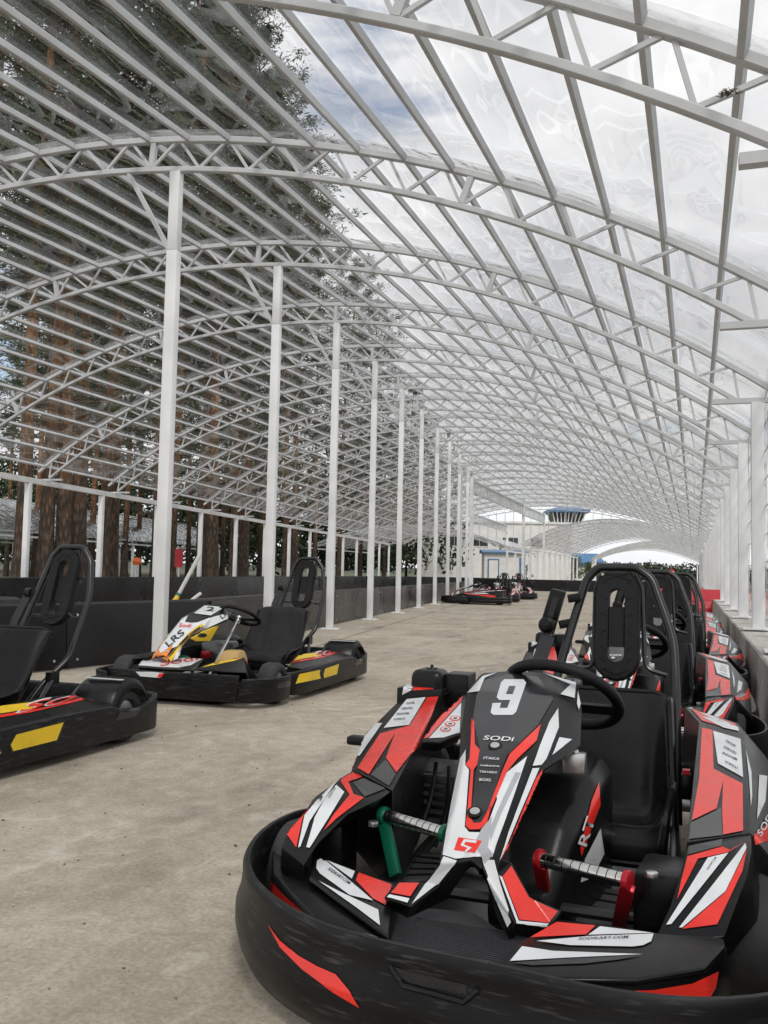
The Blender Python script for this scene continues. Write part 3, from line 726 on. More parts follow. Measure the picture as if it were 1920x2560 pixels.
r_ = ray(1822, 238); p = CAM+r_*(3.62/r_.y)
t = thing('twig_clump', 'small dark clump of twigs and dirt lying on the roof film at top right', 'twigs', p); mb = MB(); gr = random.Random(3)
for _ in range(60):
    c = Vector((gr.gauss(0, .018), gr.gauss(0, .012), .004+abs(gr.gauss(0, .006)))); d = Vector((gr.gauss(0, 1), gr.gauss(0, 1), gr.gauss(0, .3))).normalized()*gr.uniform(.008, .028); mb.tube([c, c+d], [.002, .0008], 4)
mb.build('twigs', M['branch'], t, kind='stuff')
# ------------------------------------------------------------------ karts: shared helpers and materials
def plastic(name, col, rough, scuff=.25, grain=.12):
    m, nt, N, L, B = nodes(name)
    t = N.new('ShaderNodeTexCoord')
    n = N.new('ShaderNodeTexNoise'); n.inputs['Scale'].default_value = 5; n.inputs['Detail'].default_value = 9; L.new(t.outputs['Object'], n.inputs[0])
    mp_ = N.new('ShaderNodeMapping'); mp_.inputs['Scale'].default_value = (6, 6, 60); L.new(t.outputs['Object'], mp_.inputs[0])
    n2 = N.new('ShaderNodeTexNoise'); n2.inputs['Scale'].default_value = 2.2; n2.inputs['Detail'].default_value = 6; L.new(mp_.outputs[0], n2.inputs[0])
    mr = N.new('ShaderNodeMapRange'); mr.inputs[1].default_value = .56; mr.inputs[2].default_value = .74; L.new(n2.outputs[0], mr.inputs[0])
    mu = N.new('ShaderNodeMath'); mu.operation = 'MULTIPLY'; mu.inputs[1].default_value = scuff; L.new(mr.outputs[0], mu.inputs[0])
    c1 = N.new('ShaderNodeMix'); c1.data_type = 'RGBA'; c1.inputs[6].default_value = (*col, 1); c1.inputs[7].default_value = (col[0]*1.7+.003, col[1]*1.7+.003, col[2]*1.7+.003, 1)
    r1 = N.new('ShaderNodeMapRange'); r1.inputs[1].default_value = .4; r1.inputs[2].default_value = .75; L.new(n.outputs[0], r1.inputs[0]); L.new(r1.outputs[0], c1.inputs[0])
    c2 = N.new('ShaderNodeMix'); c2.data_type = 'RGBA'; L.new(mu.outputs[0], c2.inputs[0]); L.new(c1.outputs[2], c2.inputs[6]); c2.inputs[7].default_value = (.11, .108, .104, 1)
    L.new(c2.outputs[2], B.inputs['Base Color'])
    B.inputs['Specular IOR Level'].default_value = .27
    rr = N.new('ShaderNodeMapRange'); rr.inputs[3].default_value = rough-.1; rr.inputs[4].default_value = rough+.12; L.new(n.outputs[0], rr.inputs[0]); L.new(rr.outputs[0], B.inputs['Roughness'])
    nb = N.new('ShaderNodeTexNoise'); nb.inputs['Scale'].default_value = 320; nb.inputs['Detail'].default_value = 2; L.new(t.outputs['Object'], nb.inputs[0])
    bp = N.new('ShaderNodeBump'); bp.inputs['Strength'].default_value = grain; bp.inputs['Distance'].default_value = .002; L.new(nb.outputs[0], bp.inputs['Height']); L.new(bp.outputs[0], B.inputs['Normal'])
    return m
M['blk'] = plastic('black_bumper_plastic', (.0045, .0045, .005), .38, .42)
M['blk2'] = plastic('black_moulded_plastic', (.0035, .0035, .0038), .30, .06)
M['seatp'] = plastic('seat_shell_plastic', (.003, .003, .0033), .27, .02, .06)
M['pad'] = plastic('headrest_foam', (.0045, .0045, .005), .5, .03, .2)
M['tube'] = pmat('black_powder_coat', (.012, .012, .013), .28, var=.2, scale=20)
M['mat'] = pmat('grey_foot_mat', (.035, .036, .04), .6, var=.2, scale=10)
def vinyl(name, col, dirt=.12, rough=.24, col2=None):
    m = pmat(name, col, rough, var=dirt, scale=9, detail=8, bump=.05, bscale=160, col2=col2 or tuple(min(1, c*(1+dirt*.5)) for c in col), rvar=.08); return m
M['red'] = vinyl('red_vinyl', (.76, .034, .022)); M['white'] = vinyl('white_vinyl', (.68, .70, .71), .10, .34); M['gloss'] = vinyl('gloss_black_vinyl', (.016, .016, .018), .5, .16)
M['grey'] = vinyl('grey_vinyl', (.38, .39, .41), .1, .35); M['ink'] = vinyl('black_print', (.012, .012, .013), .1, .4); M['yellow'] = vinyl('yellow_vinyl', (.78, .52, .02), .1, .35)
M['smoke'] = vinyl('dark_grey_vinyl', (.055, .055, .055), .25, .32); M['orangev'] = vinyl('orange_vinyl', (.75, .22, .03), .35, .35)
M['redp'] = pmat('red_anodised', (.42, .012, .02), .32, .3, var=.1, scale=12); M['greena'] = pmat('green_anodised', (.006, .13, .07), .35, .3, var=.1, scale=12)
M['engine'] = pmat('engine_alloy', (.16, .16, .16), .45, .7, var=.3, scale=14); M['belt'] = pmat('webbing', (.02, .021, .025), .7, var=.15, scale=40)
M['tan'] = pmat('tan_fuel_tank', (.42, .27, .10), .5, var=.15, scale=6); M['padcloth'] = pmat('seat_cushion_cloth', (.014, .014, .015), .85, var=.3, scale=9, bump=.9, bscale=14)

class Frame:                       # a kart's own frame: local x = driver's right, y = ahead, z = up
    def __init__(s, x, y, th):
        s.o = Vector((x, y, 0)); s.th = th; s.c, s.s = math.cos(th), math.sin(th)
    def loc(s, w):
        d = w-s.o; return Vector((s.c*d.x+s.s*d.y, -s.s*d.x+s.c*d.y, d.z))
    def vec(s, w): return Vector((s.c*w.x+s.s*w.y, -s.s*w.x+s.c*w.y, w.z))
    def z(s, px, py, z): return s.loc(at_z(px, py, z))
    def y(s, px, py, y):           # pixel ray meets the kart's cross plane y
        a, d = s.loc(CAM), s.vec(ray(px, py)); return a+d*((y-a.y)/d.y)
    def x(s, px, py, x):
        a, d = s.loc(CAM), s.vec(ray(px, py)); return a+d*((x-a.x)/d.x)
    def g(s, px, py, prof, dz=0.):  # pixel ray meets the surface z = prof(y)+dz
        lo, hi = .02, HC-.03
        def gz(y):
            if y <= prof[0][0]: return prof[0][1]
            for (a, za), (b, zb) in zip(prof[:-1], prof[1:]):
                if y <= b: return za+(zb-za)*(y-a)/(b-a)
            return prof[-1][1]
        for _ in range(40):
            m = (lo+hi)/2
            if m-gz(s.z(px, py, m).y)-dz > 0: hi = m
            else: lo = m
        return s.z(px, py, (lo+hi)/2)
def cA(X, Y): return (600+X/2.552, 1600+Y/2.552)
def cB(X, Y): return (1200+X/2.304, 1600+Y/2.304)
def cC(X, Y): return (600+X/2.552, 2000+Y/2.552)
def cD(X, Y): return (1200+X/2.304, 2100+Y/2.304)
def cL(X, Y): return (0+X/3.456, 1340+Y/3.456)
def cK(X, Y): return (250+X/2.37, 1480+Y/2.37)

def panel(name, mb, mat, parent, t=.012, bev=.007, orient=(0, .25, 1), sub=0):
    me = mb.mesh(name); bm = bmesh.new(); bm.from_mesh(me); bmesh.ops.remove_doubles(bm, verts=bm.verts, dist=.0015)
    bmesh.ops.recalc_face_normals(bm, faces=bm.faces)
    bmesh.ops.triangulate(bm, faces=bm.faces, quad_method='BEAUTY', ngon_method='EAR_CLIP')
    s = sum((f.normal.dot(Vector(orient))*f.calc_area() for f in bm.faces))
    if s < 0: bmesh.ops.reverse_faces(bm, faces=bm.faces)
    bm.to_mesh(me); bm.free(); me.materials.append(mat)
    for p in me.polygons: p.use_smooth = True
    o = bpy.data.objects.new(name, me); link(o, parent)
    if t: md = o.modifiers.new('solid', 'SOLIDIFY'); md.thickness = t; md.offset = -1; md.use_even_offset = False
    if bev: md = o.modifiers.new('bevel', 'BEVEL'); md.width = bev; md.segments = 3; md.limit_method = 'ANGLE'; md.angle_limit = math.radians(24); md.harden_normals = False
    if sub: md = o.modifiers.new('sub', 'SUBSURF'); md.levels = md.render_levels = sub
    try: me.set_sharp_from_angle(angle=math.radians(50))
    except Exception: pass
    return o
def strip(mb, A_, B_):
    for i in range(len(A_)-1): mb.add([A_[i], A_[i+1], B_[i+1], B_[i]], [(0, 1, 2, 3)])

def ensure_bvh(o, cache={}):
    if o.name not in cache:
        if o.modifiers:
            dg = bpy.context.evaluated_depsgraph_get(); oe = o.evaluated_get(dg); me = oe.to_mesh()
        else: oe, me = None, o.data
        cache[o.name] = BVHTree.FromPolygons([v.co.copy() for v in me.vertices], [tuple(p.vertices) for p in me.polygons])
        if oe is not None: oe.to_mesh_clear()
    return cache[o.name]
def cast(o, F, px, py, eps):
    a, d = F.loc(CAM), F.vec(ray(px, py)).normalized(); bv = ensure_bvh(o)
    h, n, i, dist = bv.ray_cast(a, d)
    if h is None:
        best = None
        for k in range(1, 120):
            q = a+d*(.8+k*.1); r = bv.find_nearest(q)
            if r[0] is not None and (best is None or r[3] < best[1]): best = (r, r[3])
        h, n = best[0][0], best[0][1]
        if n.dot(d) > 0: n = -n
        return h+n*eps
    if n.dot(d) > 0: n = -n
    return h+n*eps
def poly2d_mesh(poly, step):
    tris = tessellate_polygon([[Vector((x, y, 0)) for x, y in poly]])
    bm = bmesh.new(); vs = [bm.verts.new((x, y, 0)) for x, y in poly]
    for q in tris:
        try: bm.faces.new([vs[i] for i in q])
        except ValueError: pass
    bm.normal_update()
    for _ in range(6):
        L_ = [e for e in bm.edges if e.calc_length() > step]
        if not L_: break
        bmesh.ops.subdivide_edges(bm, edges=L_, cuts=1); bmesh.ops.triangulate(bm, faces=[q for q in bm.faces if len(q.verts) > 3])
    v = [tuple(q.co[:2]) for q in bm.verts]; idx = {q: i for i, q in enumerate(bm.verts)}; fs = [tuple(idx[q] for q in ff.verts) for ff in bm.faces]
    bm.free(); return v, fs
_fonts = {}
def text2d(s):
    if s in _fonts: return _fonts[s]
    cu = bpy.data.curves.new('t', 'FONT'); cu.body = s; cu.resolution_u = 3; cu.offset = .012; o = bpy.data.objects.new('t', cu); COL.objects.link(o)
    dg = bpy.context.evaluated_depsgraph_get(); me = bpy.data.meshes.new_from_object(o.evaluated_get(dg))
    v = [(q.co.x, q.co.y) for q in me.vertices]; f = [tuple(p.vertices) for p in me.polygons]
    x0, x1 = min(a for a, b in v), max(a for a, b in v); y0, y1 = min(b for a, b in v), max(b for a, b in v)
    v = [((a-x0)/(x1-x0), (b-y0)/(y1-y0)) for a, b in v]
    bpy.data.objects.remove(o); bpy.data.curves.remove(cu); bpy.data.meshes.remove(me)
    _fonts[s] = (v, f); return _fonts[s]
class Decals:
    """flat prints laid on a panel; polygons are given in photo pixels and dropped on to the panel's surface"""
    def __init__(s, o, F, step=6): s.o, s.F, s.step, s.by, s.each = o, F, step, {}, []
    def poly(s, mat, pts, eps=.0014, sep=None):
        eps += .0009
        try: v, f = poly2d_mesh(pts, s.step)
        except Exception: return
        mb = MB() if sep else s.by.setdefault(mat, MB())
        mb.add([cast(s.o, s.F, x, y, eps) for x, y in v], f)
        if sep: s.each.append((sep, mat, mb))
    def text(s, mat, txt, p0, p1, h, eps=.0034, slant=0.):
        eps += .0009; v, f = text2d(txt); p0, p1 = Vector(p0), Vector(p1); d = p1-p0; n = Vector((d.y, -d.x)).normalized()*h
        w = []
        for a, b in v:
            q = p0+d*(a+slant*b)+n*b; w.append(cast(s.o, s.F, q.x, q.y, eps))
        s.by.setdefault(mat, MB()).add(w, f)
    def done(s, name='sticker'):
        for nm, mat, mb in s.each: mb.build(nm, M[mat], s.o, recalc=False)
        for mat, mb in s.by.items():
            o = mb.build(name, M[mat], s.o, recalc=False)
            for p in o.data.polygons: p.use_smooth = True
            o['label'] = {'red': 'red sticker areas', 'white': 'white sticker areas', 'yellow': 'yellow sticker areas', 'ink': 'black printed lettering', 'gloss': 'glossy black sticker or painted dark slot', 'grey': 'grey sticker areas', 'smoke': 'smoke grey sticker areas', 'orangev': 'orange sticker area'}.get(mat, mat)
def rim_tyre(parent, c, r, w, side, cap=True):
    Mx = Matrix.Translation(c) @ Matrix.Rotation(math.pi/2, 4, 'Y')
    h = w/2; prof = [(r*.52, -h*.8), (r*.62, -h*.98), (r*.8, -h), (r*.93, -h*.86), (r, -h*.5), (r, h*.5), (r*.93, h*.86), (r*.8, h), (r*.62, h*.98), (r*.52, h*.8)]
    mb = MB(); tyre_mesh(mb, prof, Mx, 26); wh = mb.build('wheel', M['tyre'], parent, smooth=True, ang=60)
    mb = MB(); mb.lathe([(r*.53, -h*.75), (r*.53, -h*.6), (r*.42, -h*.3), (r*.2, -h*.2), (r*.2, h*.2), (r*.42, h*.3), (r*.53, h*.6), (r*.53, h*.75), (r*.47, h*.75), (r*.4, h*.4), (0.001, h*.35)], 22, Mx); mb.build('rim', M['galv'], wh, smooth=True)
    return wh
def stadium(w, h, n=10):
    pts = []
    for k in range(n+1): a = math.pi*k/n; pts.append((w/2*math.cos(a), h/2-w/2+w/2*math.sin(a)))
    for k in range(n+1): a = math.pi+math.pi*k/n; pts.append((w/2*math.cos(a), -h/2+w/2+w/2*math.sin(a)))
    return pts
def headrest(parent, top, bot, W=.158, slot=.052):
    """hard foam headrest with a long slot between two end points"""
    ya = (top-bot).normalized(); xa = (Vector((1, 0, 0))-ya*ya.x).normalized(); za = xa.cross(ya); H = (top-bot).length
    Mx = Matrix.Translation((top+bot)/2) @ Matrix((xa, ya, za)).transposed().to_4x4()
    out = stadium(W, H); inn = stadium(slot, H-.13); n = len(out)
    mb = MB(); T = .05
    rings = []
    for sc, zz in ((.90, 0), (1.0, .012), (1.0, T-.012), (.93, T)): rings.append([Mx@Vector((x*sc if abs(x) > 0 else 0, y*(1-(1-sc)*W/H*1.0), zz-T/2)) for x, y in out])
    for sc, zz in ((1.12, T), (1.0, T-.01), (1.0, .01), (1.12, 0)): rings.append([Mx@Vector((x*sc, y, zz-T/2)) for x, y in inn])
    rings.append(rings[0]); mb.loft(rings, True, False); pad = mb.build('headrest', M['pad'], parent, smooth=True, ang=50)
    mb = MB()
    for s in (-1, 1):
        for y0, y1, a, b in ((.15, .13, .035, .074), (.09, .10, .034, .074), (.03, .045, .034, .076), (-.02, -.05, .036, .076), (-.09, -.06, .034, .076), (-.13, -.10, .036, .074), (-.15, -.165, .03, .06)):
            for zz in (T/2, -T/2): mb.beam(Mx@Vector((s*a, y0, zz)), Mx@Vector((s*b, y1, zz-.004*(1 if zz > 0 else -1))), .004, .005)
    for y0, y1 in ((.155, .185), (-.155, -.185)):
        for zz in (T/2, -T/2):
            mb.beam(Mx@Vector((-.05, y0, zz)), Mx@Vector((.05, y1, zz)), .004, .005); mb.beam(Mx@Vector((.05, y0, zz)), Mx@Vector((-.05, y1, zz)), .004, .005)
    mb.build('ribs', M['pad'], pad, kind='stuff')
    mb = MB(); mb.prism([(-.024, -.075), (.024, -.075), (.024, .065), (-.024, .065)], Mx @ Matrix.Translation((0, 0, -.008)), .016); mb.build('slot_plate', M['pad'], pad)
    return pad
def arcpts(pts, k=6, rf=.42):
    """round the corners of a polyline"""
    pts = [Vector(p) for p in pts]; out = [pts[0]]
    for i in range(1, len(pts)-1):
        a, b, c = pts[i-1], pts[i], pts[i+1]; r = min((a-b).length, (c-b).length)*rf
        p, q = b+(a-b).normalized()*r, b+(c-b).normalized()*r
        for j in range(k+1):
            t = j/k; out.append(p*(1-t)**2+b*2*t*(1-t)+q*t*t)
    return out+[pts[-1]]
def grid_surf(mb, f, nu, nv):
    mb.loft([[f(u/nu, v/nv) for u in range(nu+1)] for v in range(nv+1)], closed_ring=False, cap=False)
def copy_tree(o, parent=None):
    c = o.copy(); COL.objects.link(c); c.parent = parent
    for ch in list(o.children): copy_tree(ch, c)
    return c
# ------------------------------------------------------------------ red and black kart (number 9)
K9 = Frame(-.4097, 2.7042, 3.125)
def seat_mesh(parent, cx, y0=0., z0=0., W=.42, top=.53, cloth=False, name='seat'):
    prof = [(.118, .13), (.112, .19), (.085, .222), (.02, .20), (-.06, .175), (-.14, .167), (-.205, .19), (-.255, .26), (-.295, .34), (-.335, .43), (-.37, top-.02), (-.385, top)]
    side = [.0, .01, .03, .07, .10, .12, .12, .11, .09, .06, .03, .02]
    def f(u, v):
        t = v*(len(prof)-1); i = min(int(t), len(prof)-2); k = t-i
        y = prof[i][0]*(1-k)+prof[i+1][0]*k; z = prof[i][1]*(1-k)+prof[i+1][1]*k; s = side[i]*(1-k)+side[i+1]*k
        a = (u*2-1); w = W/2*(.9+.1*math.sin(math.pi*min(1, v*1.1)))
        e = max(0, (abs(a)-.55)/.45); lift = e**1.7
        dy, dz = prof[min(i+1, len(prof)-1)][0]-prof[i][0], prof[min(i+1, len(prof)-1)][1]-prof[i][1]; ln = math.hypot(dy, dz)
        nx = (dz/ln, -dy/ln)
        corner = .03*max(0, abs(a)-.7)/.3*max(0, (v-.85)/.15)
        return Vector((cx+w*(a-.10*a*e), y0+y+nx[0]*s*lift, z0+z+nx[1]*s*lift-corner))
    mb = MB(); grid_surf(mb, f, 18, 30)
    o = panel(name, mb, M['seatp'], parent, .012, 0, (0, .6, .8)); o.modifiers[0].offset = 0
    edge = [f(u/18, 1) for u in range(19)]; rim = [f(0, v/30) for v in range(31)]+edge+[f(1, 1-v/30) for v in range(31)]
    mb = MB(); mb.tube(rim+[f(u/18, 0) for u in range(18, -1, -1)], .011, 6, closed=True); mb.build('seat_rim', M['seatp'], o, smooth=True)
    return o, f

def red_kart(F):
    t = thing('racing_kart', 'red white and black rental kart numbered 9 nearest the camera', 'kart', F.o, F.th, 'red and black karts')
    Z = F.z
    # ---- front bumper
    plan = [Vector((x, y, 0)) for x, y in ((-.55, .30), (-.62, .35), (-.66, .50), (-.675, .72), (-.65, .92), (-.57, 1.05), (-.44, 1.13), (-.29, 1.15), (-.13, 1.125), (0, 1.115), (.13, 1.10), (.275, 1.06), (.435, .945), (.54, .81), (.602, .67), (.632, .54), (.637, .42), (.62, .32), (.56, .28))]
    def smooth(pl, k=2):
        for _ in range(k):
            q = [pl[0]]
            for a, b in zip(pl[:-1], pl[1:]): q += [a*.75+b*.25, a*.25+b*.75]
            pl = q+[pl[-1]]
        return pl
    plan = smooth(plan)
    prof = [(-.02, .038), (-.004, .042), (.010, .07), (.018, .105), (.018, .135), (.008, .165), (.003, .205), (.004, .222), (-.002, .232), (-.012, .232), (-.018, .222), (-.018, .1)]
    rings = []
    for i, p in enumerate(plan):
        d = (plan[min(i+1, len(plan)-1)]-plan[max(i-1, 0)]).normalized(); n = Vector((-d.y, d.x, 0))
        if n.dot(p-Vector((0, .5, 0))) < 0: n = -n
        rings.append([p+n*o_+Vector((0, 0, z)) for o_, z in prof])
    mb = MB(); mb.loft(rings); bump = mb.build('front_bumper', M['blk'], t, smooth=True, ang=50)
    D = Decals(bump, F)
    D.poly('red', [cC(*q) for q in ((185, 797), (260, 895), (380, 995), (500, 1062), (615, 1112), (700, 1215), (765, 1325), (600, 1228), (400, 1080), (260, 940))])
    D.done()
    D = Decals(bump, F)
    D.poly('gloss', [cC(*q) for q in ((975, 1062), (1060, 1085), (1450, 1180), (1440, 1235), (1080, 1165), (1030, 1130))], 0.0009)  # bumper is uncut; black patch paints the shade inside the recess
    D.done('handle_slot')
    mb = MB(); mb.tube([cast(bump, F, *cC(*q), .002) for q in ((960, 1055), (1045, 1180), (1430, 1285), (1525, 1205))], .006, 6); mb.build('slot_rib', M['blk'], bump, smooth=True)
    # rear and side bumpers, floor, chassis
    for s in (-1, 1):
        pl = smooth([Vector((s*x, y, 0)) for x, y in ((.57, .30), (.63, .26), (.66, .1), (.665, -.3), (.665, -.72), (.63, -.84), (.5, -.88))]); rings = []
        for i, p in enumerate(pl):
            d = (pl[min(i+1, len(pl)-1)]-pl[max(i-1, 0)]).normalized(); n = Vector((-d.y, d.x, 0)); n = n if n.x*s > 0 or n.y < -.5 else -n
            rings.append([p+n*o_+Vector((0, 0, z)) for o_, z in ((-.03, .05), (0, .05), (.015, .09), (.018, .13), (.006, .15), (.018, .17), (.015, .2), (0, .225), (-.03, .22))])
        mb = MB(); mb.loft(rings); mb.build('side_bumper', M['blk'], t, smooth=True, ang=45)
    mb = MB(); mb.loft([[(-.5, -.90, z), (-.5, -.84, z), (.5, -.84, z), (.5, -.90, z)] for z in (.06, .1, .14, .18, .22)]); mb.build('rear_bumper', M['blk'], t, bevel=.012)
    mb = MB(); mb.box((0, .2, .045), (.62, 1.5, .014)); mb.build('floor_tray', M['blk2'], t)
    mb = MB()
    for s in (-1, 1): mb.tube(arcpts([(s*.28, .95, .07), (s*.30, .5, .07), (s*.36, 0, .075), (s*.33, -.8, .08)]), .016, 8)
    for y in (.86, .1, -.5, -.8): mb.tube([(-.33, y, .075), (.33, y, .075)], .014, 8)
    mb.build('chassis', M['tube'], t, smooth=True)
    mb = MB(); mb.tube([(-.6, -.56, .14), (.6, -.56, .14)], .02, 10); mb.build('axle', M['galv'], t, smooth=True)
    mb = MB(); mb.tube([(-.52, .52, .13), (.52, .52, .13)], .014, 8); mb.build('front_axle', M['tube'], t, smooth=True)
    for s in (-1, 1):
        rim_tyre(t, (s*.53, .50, .126), .126, .11, s); rim_tyre(t, (s*.555, -.56, .14), .14, .18, s)
    # ---- front deck with its two raised wings
    mb = MB()
    O = [Z(*cC(440, 492), .215), Z(*cC(700, 690), .205), Z(*cC(950, 876), .197)]; I = [Z(*cC(476, 360), .222), Z(*cC(745, 442), .218), Z(*cC(992, 534), .212)]
    strip(mb, O, I); wing = panel('deck_wing', mb, M['blk2'], t)
    D = Decals(wing, F)
    D.poly('white', [cC(*q) for q in ((486, 440), (492, 392), (512, 380), (535, 383), (695, 515), (850, 648), (700, 612), (510, 475))]); D.poly('white', [cC(*q) for q in ((550, 388), (733, 460), (713, 508))])
    D.poly('red', [cC(*q) for q in ((757, 468), (968, 545), (930, 676), (850, 636), (738, 518))]); D.poly('white', [cC(*q) for q in ((500, 520), (640, 592), (882, 706), (893, 806), (740, 690))])
    D.text('ink', 'SODIKART.COM', cC(557, 452), cC(692, 548), 8, slant=.04); D.done()
    mb = MB(); O = [Z(*q, z) for q, z in zip((cD(90, 742), cD(500, 798), cD(900, 803), cD(1300, 740), cD(1420, 612)), (.195, .197, .198, .198, .2))]
    I = [Z(*q, z) for q, z in zip((cD(226, 588), cD(462, 452), cD(745, 484), cD(1016, 530), cD(1400, 552)), (.208, .214, .215, .214, .212))]
    strip(mb, O, I); wing2 = panel('deck_wing', mb, M['blk2'], t)
    D = Decals(wing2, F)
    D.poly('red', [cD(*q) for q in ((440, 478), (665, 498), (612, 550), (290, 566))]); D.poly('white', [cD(*q) for q in ((692, 503), (1000, 541), (622, 552))])
    D.poly('white', [cD(*q) for q in ((325, 587), (620, 560), (1000, 545), (985, 590), (940, 612), (880, 620), (520, 612))]); D.poly('white', [cD(*q) for q in ((242, 618), (420, 645), (940, 664), (500, 684), (172, 703))])
    D.poly('gloss', [cD(*q) for q in ((176, 712), (500, 690), (930, 670), (800, 695), (600, 718), (300, 728))]); D.text('ink', 'SODIKART.COM', cD(566, 586), cD(850, 576), 6.2, slant=.03); D.done()
    # carbon look deck round the wings, tread plate in the middle, skirt behind the bumper
    mb = MB(); a = [Z(*cC(205, 330), .196), Z(*cC(215, 470), .19), Z(*cC(470, 742), .186), Z(*cC(940, 892), .18)]; b_ = [Z(*cC(430, 420), .2), Z(*cC(470, 505), .196), Z(*cC(700, 702), .19), Z(*cC(955, 880), .182)]
    strip(mb, a, b_); dk = panel('front_deck', mb, M['blk2'], t, .01, .004)
    D = Decals(dk, F); D.done()
    mb = MB(); sk = [Vector((v.x, v.y+.004, .09)) for v in a]; strip(mb, a, sk); skl = panel('deck_skirt', mb, M['blk2'], t, .008, 0, (0, 1, 0))
    D = Decals(skl, F); D.poly('red', [cC(*q) for q in ((196, 510), (300, 620), (400, 705), (480, 765), (300, 700), (198, 640))]); D.done()
    mb = MB(); a2 = [Z(*q, .192) for q in (cD(90, 748), cD(500, 806), cD(900, 811), cD(1300, 748), cD(1425, 614))]; sk = [Vector((v.x*1.02, v.y+.012, .085)) for v in a2]; strip(mb, a2, sk)
    sk2 = panel('deck_skirt', mb, M['blk2'], t, .008, .004, (0, 1, 0)); D = Decals(sk2, F)
    D.poly('red', [cD(*q) for q in ((700, 874), (1000, 862), (1220, 825), (1368, 756), (1352, 850), (1298, 942), (1000, 930))]); D.done()
    mb = MB(); strip(mb, [Z(*cC(960, 896), .165), Z(*cC(1300, 985), .165), Z(*cC(1620, 1060), .165), Z(*cD(90, 745), .165)], [Z(*cC(1010, 700), .165), Z(*cC(1250, 690), .16), Z(*cC(1500, 720), .16), Z(*cD(230, 600), .165)])
    tp = panel('tread_plate', mb, M['mat'], t, .012, .004); mb = MB()
    for k in range(26):
        f = (k+.5)/26; y = .80+.25*f; mb.beam((-.13, y, .168), (.13, y, .168), .0035, .003)
    mb.build('tread_ribs', M['mat'], tp, kind='stuff')
    # ---- nose panel
    GN = [(-.3, .66), (.05, .607), (.2, .575), (.51, .483), (.74, .385), (.80, .335), (.86, .25), (1.0, .12)]
    g = lambda p, dz=0.: F.g(p[0], p[1], GN, dz)
    st = [((1196, 1692, -.02), (1208, 1682, 0), (1283, 1676, .004), (1356, 1682, 0), (1443, 1705, -.025)),
          ((1165, 1732, -.02), (1192, 1728, 0), (1292, 1735, .006), (1392, 1743, 0), (1455, 1772, -.03)),
          ((1150, 1838, -.03), (1178, 1838, 0), (1270, 1850, .008), (1352, 1868, 0), (1451, 1864, -.05)),
          ((1148, 1888, -.03), (1163, 1895, 0), (1250, 1910, .008), (1325, 1912, 0), (1358, 1926, -.02)),
          ((1125, 2015, -.03), (1140, 2018, 0), (1210, 2030, .006), (1268, 2036, 0), (1303, 2048, -.02)),
          ((1104, 2114, -.02), (1118, 2118, 0), (1172, 2125, .004), (1222, 2122, 0), (1255, 2148, -.02))]
    rows = [[g(p[:2], p[2]) for p in s] for s in st]
    mb = MB(); mb.loft(rows, closed_ring=False, cap=False)
    n0, n6, mR = rows[-1][0], Z(1178, 2150, .318), rows[-1][4]
    n1, n2, n3, n4, n5 = Z(1099, 2156, .298), Z(1058, 2208, .246), Z(1026, 2268, .222), Z(1100, 2214, .25), Z(1148, 2156, .305)
    q1, q2, s1, s2 = Z(992, 2203, .242), Z(959, 2243, .226), Z(1020, 2297, .178), Z(969, 2268, .185)
    u1, u2 = Z(1118, 2250, .215), Z(1160, 2185, .28)
    mb.add([n0, rows[-1][1], rows[-1][2], n6, n5, n1], [(0, 1, 2, 3, 4, 5)]); mb.add([n1, n5, n4, n3, n2], [(0, 1, 2, 3, 4)]); mb.add([n2, q1, q2, n3], [(3, 2, 1, 0)]); mb.add([q2, s2, s1, n3], [(0, 1, 2, 3)])
    mb.add([n3, s1, u1, n4], [(0, 1, 2, 3)]); mb.add([n4, u1, u2, n5], [(0, 1, 2, 3)]); mb.add([n5, u2, n6], [(0, 1, 2)])
    m1, m2, m3, m4, m5, m6 = Z(1243, 2185, .282), Z(1280, 2157, .298), Z(1327, 2243, .246), Z(1405, 2278, .226), Z(1380, 2316, .2), Z(1290, 2311, .212)
    t1, v1, v2 = Z(1269, 2334, .19), Z(1232, 2240, .25), Z(1206, 2172, .30)
    mb.add([rows[-1][2], rows[-1][3], m1, v2, n6], [(0, 1, 2, 3, 4)]); mb.add([rows[-1][3], mR, m2, m1], [(0, 1, 2, 3)]); mb.add([m1, m6, t1, v1, v2], [(0, 1, 2, 3, 4)])
    mb.add([m1, m2, m3, m6], [(0, 1, 2, 3)]); mb.add([m3, m4, m5, m6], [(0, 1, 2, 3)]); mb.add([m6, m5, Z(1330, 2345, .165), t1], [(0, 1, 2, 3)]); mb.add([m4, Z(1404, 2296, .2), Z(1376, 2330, .175), m5], [(0, 1, 2, 3)])
    w1, w2 = v1+Vector((0, -.03, -.05)), v2+Vector((0, -.03, -.03)); mb.add([t1, v1, w1, t1+Vector((0, -.02, -.02))], [(0, 1, 2, 3)]); mb.add([v1, v2, w2, w1], [(0, 1, 2, 3)])
    nose = panel('nose_panel', mb, M['blk2'], t, .014, .008)
    D = Decals(nose, F, 5); a, b, c, d = cA, cB, cC, cD
    D.poly('white', [a(1445, 700), a(1437, 800), a(1462, 832), a(1435, 1195), a(1462, 1228), a(1530, 1230), a(1580, 1180), a(1640, 1020), b(90, 880), b(150, 770), b(272, 672), b(195, 900), b(88, 1190), b(72, 1250), (1224, 2138), (1178, 2145), (1140, 2148), (1108, 2138), a(1303, 1325), a(1348, 1060), a(1408, 760)], 0.0011)
    D.poly('grey', [b(205, 765), b(235, 770), b(120, 1010), b(60, 1160), b(55, 1090), b(140, 900)], 0.0017); D.poly('grey', [b(10, 1090), b(70, 1020), b(45, 1200), b(75, 1235), b(20, 1290), b(-30, 1170)], 0.0017)
